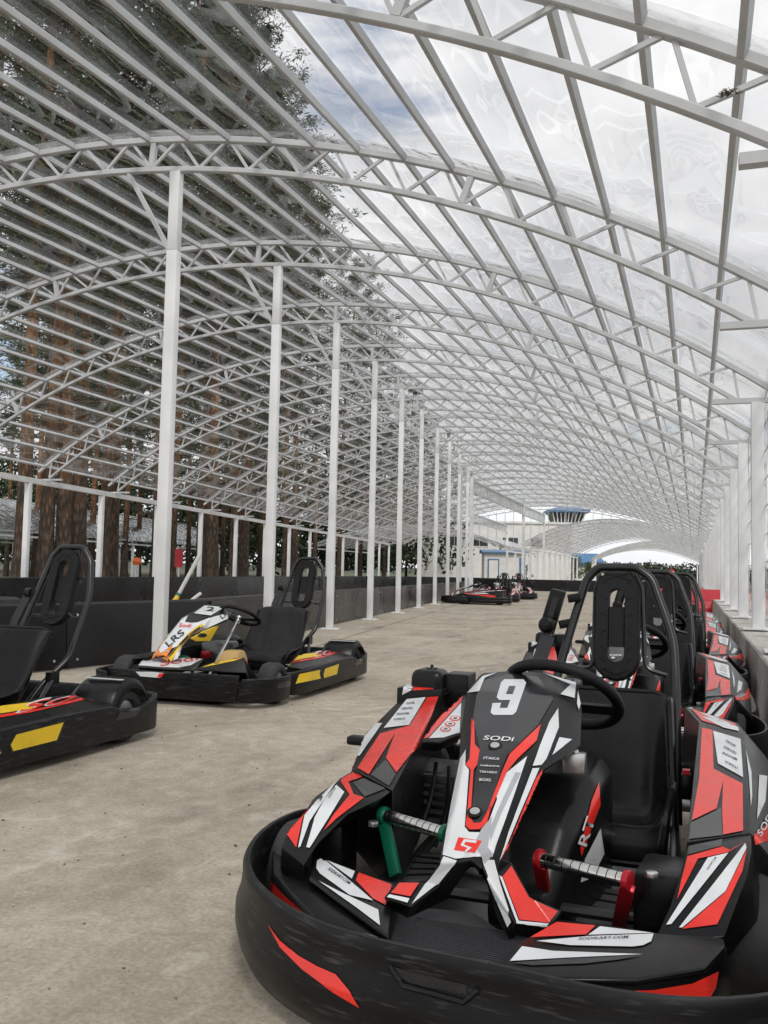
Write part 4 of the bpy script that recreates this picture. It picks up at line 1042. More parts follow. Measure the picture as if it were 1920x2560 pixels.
    D.poly('white', [(1110, 2142), (1143, 2153), (1098, 2209), (1030, 2262), (1062, 2214), (1100, 2163)]); D.poly('white', [(1204, 2150), (1236, 2150), (1247, 2205), (1279, 2305), (1270, 2318), (1232, 2228), (1208, 2165)])
    D.poly('red', [(999, 2209), (1048, 2209), (1026, 2243), (978, 2234)]); D.poly('white', [(974, 2238), (1024, 2248), (1019, 2259), (968, 2244)])
    D.poly('red', [(1278, 2166), (1322, 2245), (1394, 2278), (1371, 2308), (1298, 2300), (1256, 2192)]); D.poly('white', [(1247, 2190), (1255, 2194), (1296, 2303), (1370, 2310), (1366, 2316), (1291, 2309)])
    D.poly('gloss', [(1212, 1702), (1283, 1686), (1345, 1694), (1384, 1748), (1345, 1815), (1268, 1890), (1252, 1930), (1215, 2050), (1203, 2072), (1176, 2070), (1180, 2020), (1192, 1925), (1200, 1875), (1183, 1800), (1192, 1740)], 0.0017)
    D.poly('red', [a(1482, 505), a(1494, 525), a(1500, 672), a(1530, 705), a(1515, 800), a(1492, 835), a(1472, 1140), a(1448, 1140), a(1474, 835), a(1440, 800), a(1466, 765)], 0.0021)
    D.poly('red', [a(1446, 1142), a(1474, 1142), a(1492, 1172), a(1538, 1168), a(1570, 1115), b(55, 960), b(66, 965), a(1575, 1170), a(1530, 1212), a(1466, 1214), a(1442, 1188)], 0.0021)
    D.poly('red', [b(350, 490), b(326, 585), b(215, 690), b(155, 765), b(62, 985), b(45, 985), b(130, 755), b(172, 660)], 0.0021)
    D.poly('white', [b(448, 395), b(452, 505), b(380, 685), b(352, 722), b(300, 728), b(400, 470)]); D.poly('white', [b(300, 742), b(340, 740), b(210, 1040), b(130, 1235), b(112, 1275), b(160, 1110)])
    D.poly('red', [b(358, 746), b(345, 800), b(200, 1190), b(135, 1265), b(140, 1235), b(320, 800)]); D.poly('white', [(1207, 1692), (1244, 1682), (1212, 1696), (1198, 1730), (1170, 1733)], 0.0018)
    D.poly('white', [b(375, 198), b(552, 248), b(543, 338), b(462, 316), b(520, 260)], 0.0018); D.poly('white', [b(455, 564), b(528, 576), b(412, 666)], 0.0018); D.poly('white', [b(562, 300), b(578, 370), b(568, 405), b(556, 370)], 0.0018)
    D.poly('white', [b(*p) for p in ((140, 232), (250, 232), (266, 252), (208, 420), (188, 438), (78, 438), (62, 424), (73, 370), (122, 368), (114, 398), (158, 398), (175, 352), (112, 352), (97, 336), (122, 250))], 0.0024)
    D.poly('gloss', [b(*p) for p in ((168, 272), (206, 272), (189, 318), (150, 318))], 0.0031)
    D.text('white', 'SODi', b(18, 583), b(188, 592), 11, slant=.06)
    D.text('white', 'ITAKA', b(20, 694), b(112, 700), 6, slant=.05); D.text('white', 'mekanine', b(2, 735), b(110, 740), 5, slant=.03); D.text('white', 'TEKNEEX', b(-2, 772), b(100, 778), 5); D.text('white', 'BOXS', b(-2, 820), b(64, 824), 7)
    D.poly('red', [a(1395, 1262), a(1545, 1285), a(1500, 1366), a(1366, 1345)], 0.0020); D.poly('white', [a(1432, 1275), a(1515, 1285), a(1505, 1300), a(1440, 1293), a(1430, 1310), a(1480, 1330), a(1450, 1362), a(1435, 1358), a(1455, 1332), a(1408, 1315)], 0.0025)
    D.done()
    for q in ((1238, 1868), (1188, 2033)):
        p = cast(nose, F, *q, .001); n = Vector((0, .45, .9)).normalized()
        mb = MB(); mb.tube([p-n*.004, p+n*.006], .011, 12); mb.build('screw', M['bolt'], nose, smooth=True, ang=40)
        mb = MB(); mb.tube([p-n*.004, p+n*.004], .017, 12); mb.build('washer', M['blk2'], nose)
    # ---- side pods: driver's left (photo right)
    GP = [(-1.0, .44), (-.5, .425), (.5, .34), (.62, .31), (.8, .2), (1.0, .1)]
    gp = lambda p, dz=0.: F.g(p[0], p[1], GP, dz)
    T0, T1, C0, C1 = gp(b(1180, 385), .006), gp(b(1482, 478), -.018), gp(b(1262, 475), .004), gp(b(1525, 542), -.02)
    K0, K1 = gp(b(1192, 1165), .004), gp(b(1557, 1112), -.014)
    mb = MB(); mb.add([T0, T1, C1, C0], [(0, 1, 2, 3)]); mb.add([C0, C1, K1, K0], [(0, 1, 2, 3)])
    dn = lambda v, x, z: Vector((v.x+x, v.y, v.z+z))
    E0, E1, E2 = dn(T1, -.085, -.10), dn(C1, -.09, -.105), dn(K1, -.075, -.085)
    mb.add([T1, C1, E1, E0], [(0, 1, 2, 3)]); mb.add([C1, K1, E2, E1], [(0, 1, 2, 3)])
    B0, B1, B2 = dn(E0, -.02, -.09), dn(E1, -.02, -.1), dn(E2, -.03, -.06); mb.add([E0, E1, B1, B0], [(0, 1, 2, 3)]); mb.add([E1, E2, B2, B1], [(0, 1, 2, 3)])
    I0, I1, I2 = dn(T0, .015, -.3), dn(C0, .02, -.3), dn(K0, .02, -.22); mb.add([T0, C0, I1, I0], [(0, 1, 2, 3)]); mb.add([C0, K0, I2, I1], [(0, 1, 2, 3)])
    mb.add([T0, T1, E0, B0, dn(B0, .1, -.03), I0], [(0, 1, 2, 3, 4, 5)]); mb.add([K0, K1, E2, B2, dn(B2, .1, -.03), I2], [(0, 1, 2, 3, 4, 5)])
    podR = panel('side_pod', mb, M['blk2'], t, .008, .012)
    D = Decals(podR, F)
    D.poly('red', [b(1215, 397), b(1470, 485), b(1488, 528), b(1278, 468)])
    for q in (((1262, 420), (1300, 428), (1420, 478), (1380, 475)), ((1275, 445), (1320, 450), (1486, 505), (1490, 528), (1400, 508)), ((1330, 440), (1350, 445), (1450, 488), (1420, 485))): D.poly('white', [b(*p) for p in q], 0.0019)
    D.poly('red', [b(1278, 507), b(1338, 522), b(1345, 745), b(1512, 832), b(1515, 1103), b(1400, 1126), b(1394, 960), b(1400, 815), b(1362, 975), b(1220, 1043), b(1262, 800)])
    D.poly('smoke', [b(1215, 1056), b(1362, 985), b(1390, 965), b(1396, 1128), b(1205, 1150)], 0.0010)
    D.poly('white', [b(1342, 526), b(1500, 573), b(1515, 795), b(1370, 715)])
    for tx, p0, p1 in (('BOXS', (1472, 612), (1418, 580)), ('TEKNEEX', (1480, 655), (1405, 615)), ('MEKANINE', (1482, 690), (1398, 650)), ('ITAKA', (1486, 740), (1412, 700))): D.text('ink', tx, b(*p0), b(*p1), 5.5)
    D.poly('white', [b(1530, 640), b(1560, 760), b(1564, 900), b(1556, 960), b(1546, 800)]); D.poly('white', [b(1605, 778), b(1652, 785), b(1640, 930), b(1592, 1034), b(1600, 880)])
    D.poly('red', [b(1572, 1125), b(1659, 1060), b(1700, 900), b(1740, 700), b(1760, 760), b(1735, 1030), b(1660, 1160), b(1585, 1180)])
    D.text('white', 'SODi', b(1612, 1140), b(1690, 1010), 16, slant=.04); D.done()
    # driver's left front fender panel
    O = [gp(b(1560, 1118), -.016), gp(d(1562, 62), -.012), gp(d(1536, 200), -.01), gp(d(1405, 556), 0)]; I = [gp(b(1195, 1172), 0), gp(d(1172, 130), .002), gp(d(1095, 380), .004), gp(d(1002, 585), .004)]
    mb = MB(); strip(mb, O, I); lo = [dn(v, -.02, -.09) for v in O[:-1]]+[dn(O[-1], 0, -.05)]; strip(mb, O, lo); li = [dn(v, .0, -.09) for v in I[:-1]]+[dn(I[-1], 0, -.05)]; strip(mb, I, li); mb.add([O[-1], I[-1], li[-1], lo[-1]], [(0, 1, 2, 3)])
    fen = panel('front_fender', mb, M['blk2'], t, .01, .011)
    D = Decals(fen, F)
    D.poly('red', [d(1195, 98), d(1395, 42), d(1440, 62), d(1528, 14), d(1425, 76), d(1255, 112), d(1135, 345), d(1160, 230)]); D.poly('smoke', [d(1200, 40), d(1395, 0), d(1390, 38), d(1200, 88)])
    D.poly('white', [d(1312, 106), d(1430, 78), d(1102, 488), d(1072, 492)]); D.poly('white', [d(1528, 22), d(1535, 50), d(1412, 300), d(1165, 508), d(1146, 508)]); D.poly('red', [d(1536, 60), d(1512, 180), d(1366, 490), d(1165, 516), d(1412, 306)])
    D.text('ink', 'SODIKART.COM', d(1312, 180), d(1362, 112), 4.5); D.done()
    # ---- driver's right pod (photo left)
    P = [(a(1055, 372), .002), (a(905, 575), -.012), (a(728, 832), -.008)]; Q = [(a(1275, 355), .02), (a(1140, 640), .012), (a(972, 962), .006)]
    Pv = [gp(p, z) for p, z in P]; Qv = [gp(p, z) for p, z in Q]
    Ov = [gp(a(1015, 388), -.03), gp(a(800, 600), -.045), gp(a(716, 820), -.025)]
    mb = MB(); strip(mb, Pv, Qv); strip(mb, Pv, Ov); Ev = [dn(Ov[0], .02, -.12), dn(Ov[1], .035, -.13), dn(Ov[2], .03, -.1)]; strip(mb, Ov, Ev)
    Bv = [dn(v, 0, -.08) for v in Ev]; strip(mb, Ev, Bv); Iv = [dn(v, -.015, -.26) for v in Qv]; strip(mb, Qv, Iv)
    r0, r1 = gp(a(1090, 338), .012), gp(a(1440, 290), .03); mb.add([Pv[0], Qv[0], r1, r0], [(0, 1, 2, 3)]); mb.add([r0, r1, dn(r1, 0, -.2), dn(r0, .03, -.2)], [(0, 1, 2, 3)]); mb.add([Pv[0], r0, dn(r0, .03, -.2), dn(Ov[0], .02, -.12), Ov[0]], [(0, 1, 2, 3, 4)])
    mb.add([Pv[2], Qv[2], Iv[2], Bv[2], Ev[2], Ov[2]], [(0, 1, 2, 3, 4, 5)])
    podL = panel('side_pod', mb, M['blk2'], t, .008, .012)
    D = Decals(podL, F)
    D.poly('white', [a(1064, 380), a(1186, 368), a(1080, 545), a(918, 564)])
    for tx, p0, p1 in (('BOXS', (1112, 400), (1062, 405)), ('TEKNEEX', (1104, 432), (1028, 438)), ('MEKANINE', (1080, 468), (1000, 472)), ('ITAKA', (1054, 500), (980, 508))): D.text('ink', tx, a(*p0), a(*p1), 5)
    D.poly('red', [a(1196, 368), a(1268, 364), a(1130, 680), a(998, 850), a(932, 755), a(988, 602), a(822, 862), a(750, 820), a(895, 600), a(1085, 548)]); D.poly('smoke', [a(835, 862), a(930, 765), a(995, 860), a(950, 935)], 0.0010)
    D.poly('white', [a(872, 532), a(910, 534), a(800, 690), a(765, 742), a(742, 740), a(785, 630)]); D.poly('red', [a(712, 690), a(716, 815), a(690, 850), a(640, 865), a(660, 780)]); D.text('white', 'SODi', a(655, 845), a(700, 715), 9); D.done()
    O = [gp(a(720, 836), -.018), gp(a(640, 880), -.02), gp(a(452, 1060), -.006), gp(a(298, 1238), .004), gp(a(266, 1322), .006)]; I = [gp(a(960, 968), .002), gp(a(900, 1012), .002), gp(a(690, 1110), .004), gp(a(505, 1290), .006), gp(a(408, 1436), .006)]
    mb = MB(); strip(mb, O, I); lo = [dn(v, .015, -.08) for v in O[:-1]]+[dn(O[-1], 0, -.05)]; strip(mb, O, lo); li = [dn(v, .03, -.035) for v in I[:-1]]+[dn(I[-1], 0, -.05)]; strip(mb, I, li); mb.add([O[-1], I[-1], li[-1], lo[-1]], [(0, 1, 2, 3)])
    fen = panel('front_fender', mb, M['blk2'], t, .01, .011)
    D = Decals(fen, F)
    D.poly('red', [a(655, 884), a(738, 842), a(780, 878), a(692, 908), a(725, 988), a(792, 1010), a(620, 1140), a(538, 1218), a(590, 1130), a(700, 992), a(642, 905)]); D.poly('smoke', [a(722, 915), a(788, 884), a(930, 952), a(796, 1004)])
    D.poly('red', [a(600, 912), a(520, 985), a(420, 1088), a(404, 1125), a(360, 1328), a(298, 1240), a(450, 1068)]); D.poly('white', [a(632, 892), a(600, 930), a(445, 1160), a(386, 1322), a(372, 1328), a(412, 1122), a(505, 1010)])
    D.poly('white', [a(615, 928), a(666, 974), a(560, 1150), a(445, 1330), a(424, 1325), a(478, 1135), a(540, 1020)]); D.text('ink', 'SODIKART.COM', a(572, 1018), a(612, 955), 4.5); D.done()
    # engine side cover with the warning stickers
    mb = MB(); strip(mb, [gp(a(1155, 640), .03), gp(a(1280, 480), .03), gp(a(1430, 340), .035)], [gp(a(1270, 655), .02), gp(a(1395, 600), .02), gp(a(1470, 400), .03)])
    mb2 = mb; cov = panel('engine_cover', mb, M['blk2'], t, .03, .006)
    D = Decals(cov, F); D.poly('red', [a(1422, 352), a(1410, 396), a(1200, 628), a(1164, 634), a(1290, 478)]); D.poly('white', [a(1412, 402), a(1400, 592), a(1300, 625), a(1204, 630)], 0.0010)
    for cx_, cy_2 in ((1310, 574), (1340, 540), (1372, 505)): D.poly('red', [a(cx_+36*math.cos(k*.524), cy_2+17*math.sin(k*.524)) for k in range(12)], 0.0019, 'warning_sticker'); D.poly('white', [a(cx_+26*math.cos(k*.524), cy_2+11*math.sin(k*.524)) for k in range(12)], 0.0025, 'warning_sticker'); D.poly('ink', [a(cx_-16, cy_2+4), a(cx_-4, cy_2-5), a(cx_+16, cy_2-2), a(cx_+6, cy_2+6)], 0.0031, 'warning_sticker')
    D.done()
    # fuel tank box and cap behind it
    def lbox(name, c_, sz, mat, bev=.012, rz=0): mb_ = MB(); mb_.box(c_, sz, rz); return mb_.build(name, mat, t, bevel=bev, seg=3)
    c0 = F.y(*a(1195, 250), -.62); lbox('fuel_tank', (c0.x, -.66, c0.z-.03), (.125, .13, .13), M['blk2'], .03)
    mb = MB(); cc = F.y(*a(1205, 203), -.62); mb.lathe([(.001, .012), (.022, .012), (.026, .004), (.026, -.006), (.012, -.02)], 10, Matrix.Translation((cc.x, -.66, cc.z))); mb.lathe([(.004, .024), (.006, .02), (.006, .01)], 6, Matrix.Translation((cc.x, -.66, cc.z))); mb.build('tank_cap', M['blk2'], t, smooth=True)
    c1 = F.y(*a(1140, 330), -.56); tb = lbox('tank_housing', (c1.x, -.62, c1.z-.05), (.17, .12, .12), M['blk2'], 0.0044)
    c2 = F.y(*a(1390, 250), -.66); lbox('battery_box', (c2.x, -.7, c2.z-.04), (.09, .12, .12), M['blk2'], 0.0044)
    D = Decals(tb, F); D.poly('red', [a(1122, 290), a(1238, 302), a(1234, 318), a(1100, 320)]); D.poly('white', [a(1047, 285), a(1115, 289), a(1090, 322), a(1035, 350)]); D.done()
    # ---- seat, hoop, headrest, belt
    SX = -.15; so, sf = seat_mesh(t, SX, W=.44, top=.525)
    hy = lambda px, py, y: F.y(px, py, y)
    pts = [Vector((SX+.22, -.44, .10)), Vector((SX+.235, -.54, .42)), hy(1419, 1599, -.62), hy(1466, 1450, -.68), hy(1495, 1418, -.69), hy(1592, 1419, -.69), hy(1630, 1448, -.68), hy(1684, 1599, -.62), hy(1690, 1720, -.56), Vector((SX-.20, -.46, .10))]
    mb = MB(); mb.tube(arcpts(pts, 6, .33), .0155, 10); hoop = mb.build('roll_hoop', M['tube'], t, smooth=True)
    top = hy(1545, 1428, -.665); bot = hy(1540, 1703, -.60); cen = (top+bot)/2; H = (top-bot).length
    mb = MB(); L0 = [hy(1502, 1438, -.68), hy(1489, 1470, -.675), hy(1483, 1672, -.625), hy(1425, 1666, -.62)]; mb.tube(arcpts(L0), .008, 8); L0 = [hy(1590, 1436, -.68), hy(1605, 1470, -.675), hy(1612, 1672, -.625), hy(1668, 1690, -.62)]; mb.tube(arcpts(L0), .008, 8); mb.build('hoop_stays', M['tube'], hoop, smooth=True)
    headrest(t, top, bot)
    bc = hy(1380, 1530, -.63); Mx = Matrix.Translation(bc) @ Matrix.Rotation(-.30, 4, 'Y') @ Matrix.Rotation(math.pi/2, 4, 'X')
    mb = MB(); mb.prism([(-.028, -.075), (.028, -.075), (.03, .08), (-.024, .085)], Mx, .03); br = mb.build('belt_guide', M['blk2'], t, bevel=.006)
    mb = MB(); mb.prism([(-.008, -.03), (.012, -.03), (.012, .055), (-.008, .055)], Mx @ Matrix.Translation((0, 0, -.0)), -.002); mb.build('guide_slot', M['dark'], br)  # block is uncut; a thin dark plate paints the slot's shade
    mb = MB(); 
    for q0, q1 in (((1420, 1497), (1452, 1492)), ((1398, 1562), (1432, 1556))):
        mb = MB(); mb.beam(hy(*q0, -.64), hy(*q1, -.64), .02, .03); mb.build('guide_arm', M['blk2'], br, bevel=.003)
    mb = MB(); kp = hy(1366, 1563, -.60); mb.lathe([(.001, .02), (.016, .018), (.018, .0), (.03, -.005), (.032, -.02), (.001, -.022)], 14, Matrix.Translation(kp) @ Matrix.Rotation(-math.pi/2, 4, 'X')); mb.build('belt_reel', M['blk2'], br, smooth=True)
    mb = MB(); b0, b1 = hy(1370, 1590, -.60), hy(1335, 1690, -.56); b2 = Vector((b1.x+.03, -.5, .2)); mb.beam(b0, b1, .05, .006, (0, 1, .3)); mb.beam(b1, b2, .05, .006, (0, 1, .3)); mb.build('seat_belt', M['belt'], t)
    mb = MB(); lb = F.z(*b(1195, 760), .42); mb.box((SX-.235, -.12, .30), (.03, .05, .07)); bk = mb.build('belt_buckle', M['blk2'], t, bevel=.006); mb = MB(); mb.box((SX-.235, -.10, .342), (.02, .03, .012)); mb.build('buckle_button', M['redp'], bk)
    # ---- steering
    wc = F.z(1408, 1738, .545); nrm = Vector((-.16, -.60, .78)).normalized(); ux = nrm.orthogonal().normalized(); ux = (Vector((1, 0, 0))-nrm*nrm.x).normalized(); uy = nrm.cross(ux)
    R = .158; mb = MB(); ring = [wc+ux*(R*math.cos(k*math.pi/20)*1.02)+uy*(R*math.sin(k*math.pi/20)*.98) for k in range(40)]; mb.tube(ring, .0165, 12, closed=True); sw = mb.build('steering_wheel', M['pad'], t, smooth=True)
    hub = wc-nrm*.035; mb = MB()
    for ang in (-.15, math.pi+.15, -math.pi/2): q = wc+ux*(R*math.cos(ang))+uy*(R*math.sin(ang)); mb.beam(q, hub, .05, .008, nrm)
    mb.build('spokes', M['tube'], sw); mb = MB(); mb.tube([hub-nrm*.006, hub+nrm*.012], .04, 14); mb.build('hub', M['blk2'], sw, bevel=.004)
    mb = MB(); mb.tube([hub, Vector((.0, .50, .14))], .012, 10); mb.build('steering_column', M['galv'], t, smooth=True)
    cb = F.z(*b(545, 705), .43); mb = MB(); mb.box(cb, (.055, .035, .05)); mb.tube([cb+Vector((0, 0, .024)), cb+Vector((0, 0, .032))], .011, 10); mb.build('column_clamp', M['bolt'], t, bevel=.004)
    # ---- console between the legs, pedal boxes, pedals, mats
    g0, g1 = F.z(*b(330, 850), .40), F.z(*b(655, 735), .40)
    def sec(y, x0, x1, zt, zb=.05): return [(x0, y, zb), (x0, y, zt-.04), (x0+.03, y, zt), (x1-.04, y, zt), (x1, y, zt-.05), (x1-.01, y, zb)]
    mb = MB(); mb.loft([sec(.02, -.19, .06, .385), sec(.10, -.20, .06, .40), sec(.28, -.19, .05, .385), sec(.45, -.15, .05, .30), sec(.56, -.12, .04, .16)]); con = mb.build('console', M['blk2'], t, bevel=.012)
    D = Decals(con, F)
    D.poly('red', [b(682, 820), b(690, 950), b(655, 1040), b(580, 1245), b(572, 1200), b(640, 925)]); D.poly('white', [b(690, 1085), b(712, 1230), b(640, 1370), b(575, 1395), b(600, 1260)]); D.text('white', 'RT', b(602, 1190), b(655, 1030), 22, .004); D.done()
    l1 = F.z(*a(730, 1190), .27); mb = MB(); mb.box((l1.x+.085, l1.y-.07, .19), (.095, .15, .16), .1); pb = mb.build('pedal_box', M['blk2'], t, bevel=.016)
    l2 = F.z(*d(1040, 190), .27); mb = MB(); mb.box((l2.x-.01, l2.y-.07, .19), (.12, .16, .16), -.1); pb2 = mb.build('pedal_box', M['blk2'], t, bevel=.016)
    for bx_, q, z in ((pb, a(850, 1188), .275), (pb2, d(990, 215), .275)):
        p = F.z(*q, z); mb = MB(); mb.tube([p, p+Vector((0, 0, .012))], .014, 6); mb.build('bolt', M['bolt'], bx_, bevel=.002)
    def pedal(name, p0, p1, mat, foot0, foot1):
        mb_ = MB(); mb_.tube([p0, p1], .0155, 14); po = mb_.build(name, M['chrome'], t, smooth=True)
        mb_ = MB()
        for k in range(1, 10): q = p0.lerp(p1, k/10); dd = (p1-p0).normalized(); mb_.tube([q-dd*.001, q+dd*.001], .0159, 14)
        mb_.build('grip_rings', M['tube'], po, kind='stuff')
        for p, f_ in ((p0, foot0), (p1, foot1)):
            mb_ = MB(); dd = (p1-p0).normalized(); mb_.tube([p-dd*.007, p+dd*.007], .022, 12)
            if f_ is not None: mb_.beam(p+Vector((0, 0, -.012)), f_, .016, .03, dd)
            mb_.build('pedal_arm', mat, po, bevel=.002)
    p0, p1 = F.z(*a(918, 1118), .285), F.z(*a(1310, 1235), .282); pedal('throttle_pedal', p0, p1, M['greena'], F.z(*a(995, 1505), .165), None)
    p0, p1 = F.z(*d(345, 110), .27), F.z(*d(850, 235), .27); pedal('brake_pedal', p0, p1, M['redp'], F.z(*d(378, 360), .12), F.z(*d(798, 505), .11))
    for q in ([d(548, 250), d(842, 290), d(792, 508), d(435, 432)], [a(1125, 1352), a(1290, 1375), a(1262, 1520), a(1050, 1535)]):
        vv = [F.z(*p, .085) for p in q]; mb = MB(); mb.add(vv, [(0, 1, 2, 3)]); fm = panel('foot_mat', mb, M['mat'], t, .012, .005); mb = MB()
        for k in (.18, .4, .62, .84): mb.beam(vv[0].lerp(vv[3], k)+Vector((0, 0, .001)), vv[1].lerp(vv[2], k)+Vector((0, 0, .001)), .008, .004)
        mb.build('mat_grooves', M['blk2'], fm, kind='stuff')
    # engine on the driver's right
    ec = F.z(*a(1300, 850), .27); mb = MB(); mb.box((ec.x+.02, ec.y-.06, .2), (.17, .2, .17)); en = mb.build('engine', M['engine'], t, bevel=.02)
    for k in range(6): mb = MB(); mb.box((ec.x+.02, ec.y+.05, .14+.026*k), (.15, .03, .01)); mb.build('cooling_fin', M['engine'], en)
    mb = MB(); mb.tube(arcpts([(ec.x-.03, ec.y+.04, .3), (ec.x-.05, ec.y+.12, .2), (ec.x-.02, ec.y+.16, .09)]), .008, 8); mb.tube(arcpts([(ec.x+.01, ec.y+.05, .31), (ec.x, ec.y+.13, .22), (ec.x+.03, ec.y+.2, .1)]), .007, 8); mb.build('hoses', M['tube'], en, smooth=True)
    mb = MB(); ol = F.y(*a(700, 662), -.15); mb.beam((.60, -.22, ol.z), (.70, -.22, ol.z), .05, .03); mb.build('mirror_stub', M['blk2'], t, bevel=.01)
    return t
kart9 = red_kart(K9)
labs = ['red and black kart second in the row along the right kerb', 'red and black kart third in the row along the right kerb', 'red and black kart fourth in the row along the right kerb', 'red and black kart fifth and farthest in the row along the right kerb']
for i, lb in enumerate(labs):
    c = copy_tree(kart9); c['label'] = lb; c.location = (K9.o.x+(.055, .125, .09, .10)[i], K9.o.y+2.57*(i+1), 0); c.rotation_euler = (0, 0, K9.th+(.015, -.02, .02, 0)[i])
fk = [('red and black kart side on by the far tall posts', (-5.95, 26.6), math.radians(100)), ('red and black kart behind the side on one by the far tall posts', (-6.1, 30.0), math.radians(190)), ('red and black kart rearmost of the far group', (-6.2, 33.6), math.radians(196))]
for lb, (x, y), th in fk:
    c = copy_tree(kart9); c['label'] = lb; c.location = (x, y, 0); c.rotation_euler = (0, 0, th)
# ------------------------------------------------------------------ yellow, white and black karts
Y2 = Frame(-3.253, 6.371, 3.17)
def e_(X, Y): return (260+X/4.608, 1490+Y/4.608)
def h_(X, Y): return (560+X/4.484, 1380+Y/4.484)
def yellow_kart(F):
    t = thing('racing_kart', 'yellow white and black kart numbered 2 with a black cushion on its seat', 'kart', F.o, F.th, 'yellow and black karts')
    Z = F.z; e, h = e_, h_; dn = lambda v, x, y, z: Vector((v.x+x, v.y+y, v.z+z))
    def low(v, z, k=1.0): return Vector((v.x*k, (v.y-.3)*k+.3, z))
    # front bumper: one band, cut on a slant at its ends
    T = [Vector((x, y, .215)) for x, y in ((.50, 1.075), (.42, 1.10), (.30, 1.122), (.15, 1.138), (0, 1.142), (-.15, 1.14), (-.30, 1.135), (-.42, 1.125), (-.49, 1.115))]
    Bm = [Vector((v.x*.93, v.y-.02, .04)) for v in T]
    mid = [a_.lerp(b_2, .5)+Vector((a_.x, a_.y-.2, 0)).normalized()*.012 for a_, b_2 in zip(T, Bm)]
    mb = MB(); strip(mb, T, mid); strip(mb, mid, Bm); bump = panel('front_bumper', mb, M['blk'], t, .024, .008, (0, 1, 0))
    D = Decals(bump, F, 6)
    D.poly('white', [e(*q) for q in ((365, 870), (560, 875), (690, 888), (640, 942), (420, 925))]); D.poly('red', [e(*q) for q in ((640, 890), (695, 890), (660, 940), (612, 935))], 0.0022); D.poly('gloss', [e(*q) for q in ((800, 990), (1148, 967), (1118, 1038), (705, 1085))], 0.0011); D.done()
    # wheel guards, side bumpers
    def guard(s):
        T = [Vector((s*x, y, .192)) for x, y in ((.50, 1.105), (.57, 1.07), (.635, 1.01), (.675, .92), (.69, .82), (.685, .73), (.655, .685), (.60, .67))]
        Bm = [Vector((v.x-s*.012, v.y, .036)) for v in T]; Bm[0] = Vector((s*.45, 1.09, .036))
        mb = MB(); strip(mb, T, Bm); g = panel('wheel_guard', mb, M['blk'], t, .024, .008, (s, .2, 0))
        if s < 0: D = Decals(g, F, 6); D.poly('gloss', [h(*q) for q in ((612, 1470), (758, 1435), (735, 1510), (583, 1532))], 0.0011); D.done('vent')
        T = [Vector((s*x, y, z)) for x, y, z in ((.60, .66, .195), (.665, .62, .20), (.695, .5, .206), (.70, .2, .213), (.70, -.1, .218), (.70, -.4, .218), (.695, -.52, .212), (.695, -.60, .185), (.693, -.72, .178), (.69, -.82, .188), (.68, -.91, .215), (.645, -.975, .222), (.58, -1.01, .222), (.45, -1.02, .222))]
        Bm = [Vector((v.x, v.y, .042)) for v in T]
        mb = MB(); strip(mb, T, Bm); g = panel('side_bumper', mb, M['blk'], t, .026, .01, (s, 0, 0))
        D = Decals(g, F, 6)
        if s < 0:
            for q in (((842, 1368), (1076, 1322), (1068, 1365), (1080, 1418), (800, 1476)), ((1130, 1308), (1285, 1255), (1262, 1368), (1120, 1412), (1112, 1370))):
                cx_ = sum(x for x, y in q)/len(q); cy_2 = sum(y for x, y in q)/len(q)
                D.poly('gloss', [h(cx_+(x-cx_)*1.08, cy_2+(y-cy_2)*1.14) for x, y in q], 0.0010, 'insert_frame'); D.poly('yellow', [h(*p) for p in q], 0.0019, 'insert')
            D.poly('gloss', [h(*q) for q in ((1482, 1213), (1556, 1193), (1540, 1258), (1460, 1276))], 0.0012, 'vent')  # black patch painted for the shade in the rear slot, no opening cut
        D.done('insert')
    guard(-1); guard(1)
    mb = MB(); mb.loft([[(-.46, -1.04, z), (-.46, -.99, z), (.46, -.99, z), (.46, -1.04, z)] for z in (.07, .15, .23)]); mb.build('rear_bumper', M['blk'], t, bevel=.012)
    # pod tops
    for s in (-1, 1):
        if s < 0:
            O = [Vector((-.66, .48, .207)), Vector((-.688, .1, .216)), Vector((-.688, -.3, .222)), Vector((-.685, -.52, .22))]; I = [Vector((-.56, .50, .22)), Vector((-.47, .1, .26)), Vector((-.46, -.3, .265)), Vector((-.46, -.52, .25))]
        else:
            O = [Vector((.66, .48, .235)), Vector((.685, .0, .24)), Vector((.685, -.5, .24))]; I = [Vector((.46, .48, .26)), Vector((.45, 0, .29)), Vector((.45, -.5, .27))]
        mb = MB(); strip(mb, O, I); strip(mb, I, [dn(v, -.03*s, 0, -.18) for v in I]); strip(mb, O, [dn(v, 0, 0, -.15) for v in O]); pod = panel('side_pod', mb, M['blk2'], t, .008, .006)
        D = Decals(pod, F, 6)
        if s < 0:
            D.poly('yellow', [h(*q) for q in ((580, 1238), (700, 1180), (850, 1150), (1050, 1130), (1090, 1165), (900, 1195), (660, 1245))]); D.poly('red', [h(*q) for q in ((660, 1250), (900, 1205), (1150, 1160), (1300, 1080), (1330, 1072), (1355, 1105), (1100, 1188), (760, 1245))])
            D.text('white', 'Sodi', h(1030, 1196), h(1335, 1098), 15, .0030, .02); D.text('red', 'Sodi', h(1040, 1190), h(1328, 1098), 12, .0042, .02); D.text('ink', 'LRS', h(655, 1222), h(800, 1188), 6, .003)
        else:
            st_ = MB(); up_ = Vector((0, 0, .004)); st_.add([I[1].lerp(O[1], .1)+up_, I[2].lerp(O[2], .1)+up_, I[2].lerp(O[2], .9)+up_, I[1].lerp(O[1], .9)+up_], [(0, 1, 2, 3)]); st_.build('sticker', M['yellow'], pod)
        D.done()
        # rear fender over the wheel
        mb = MB(); rings = []
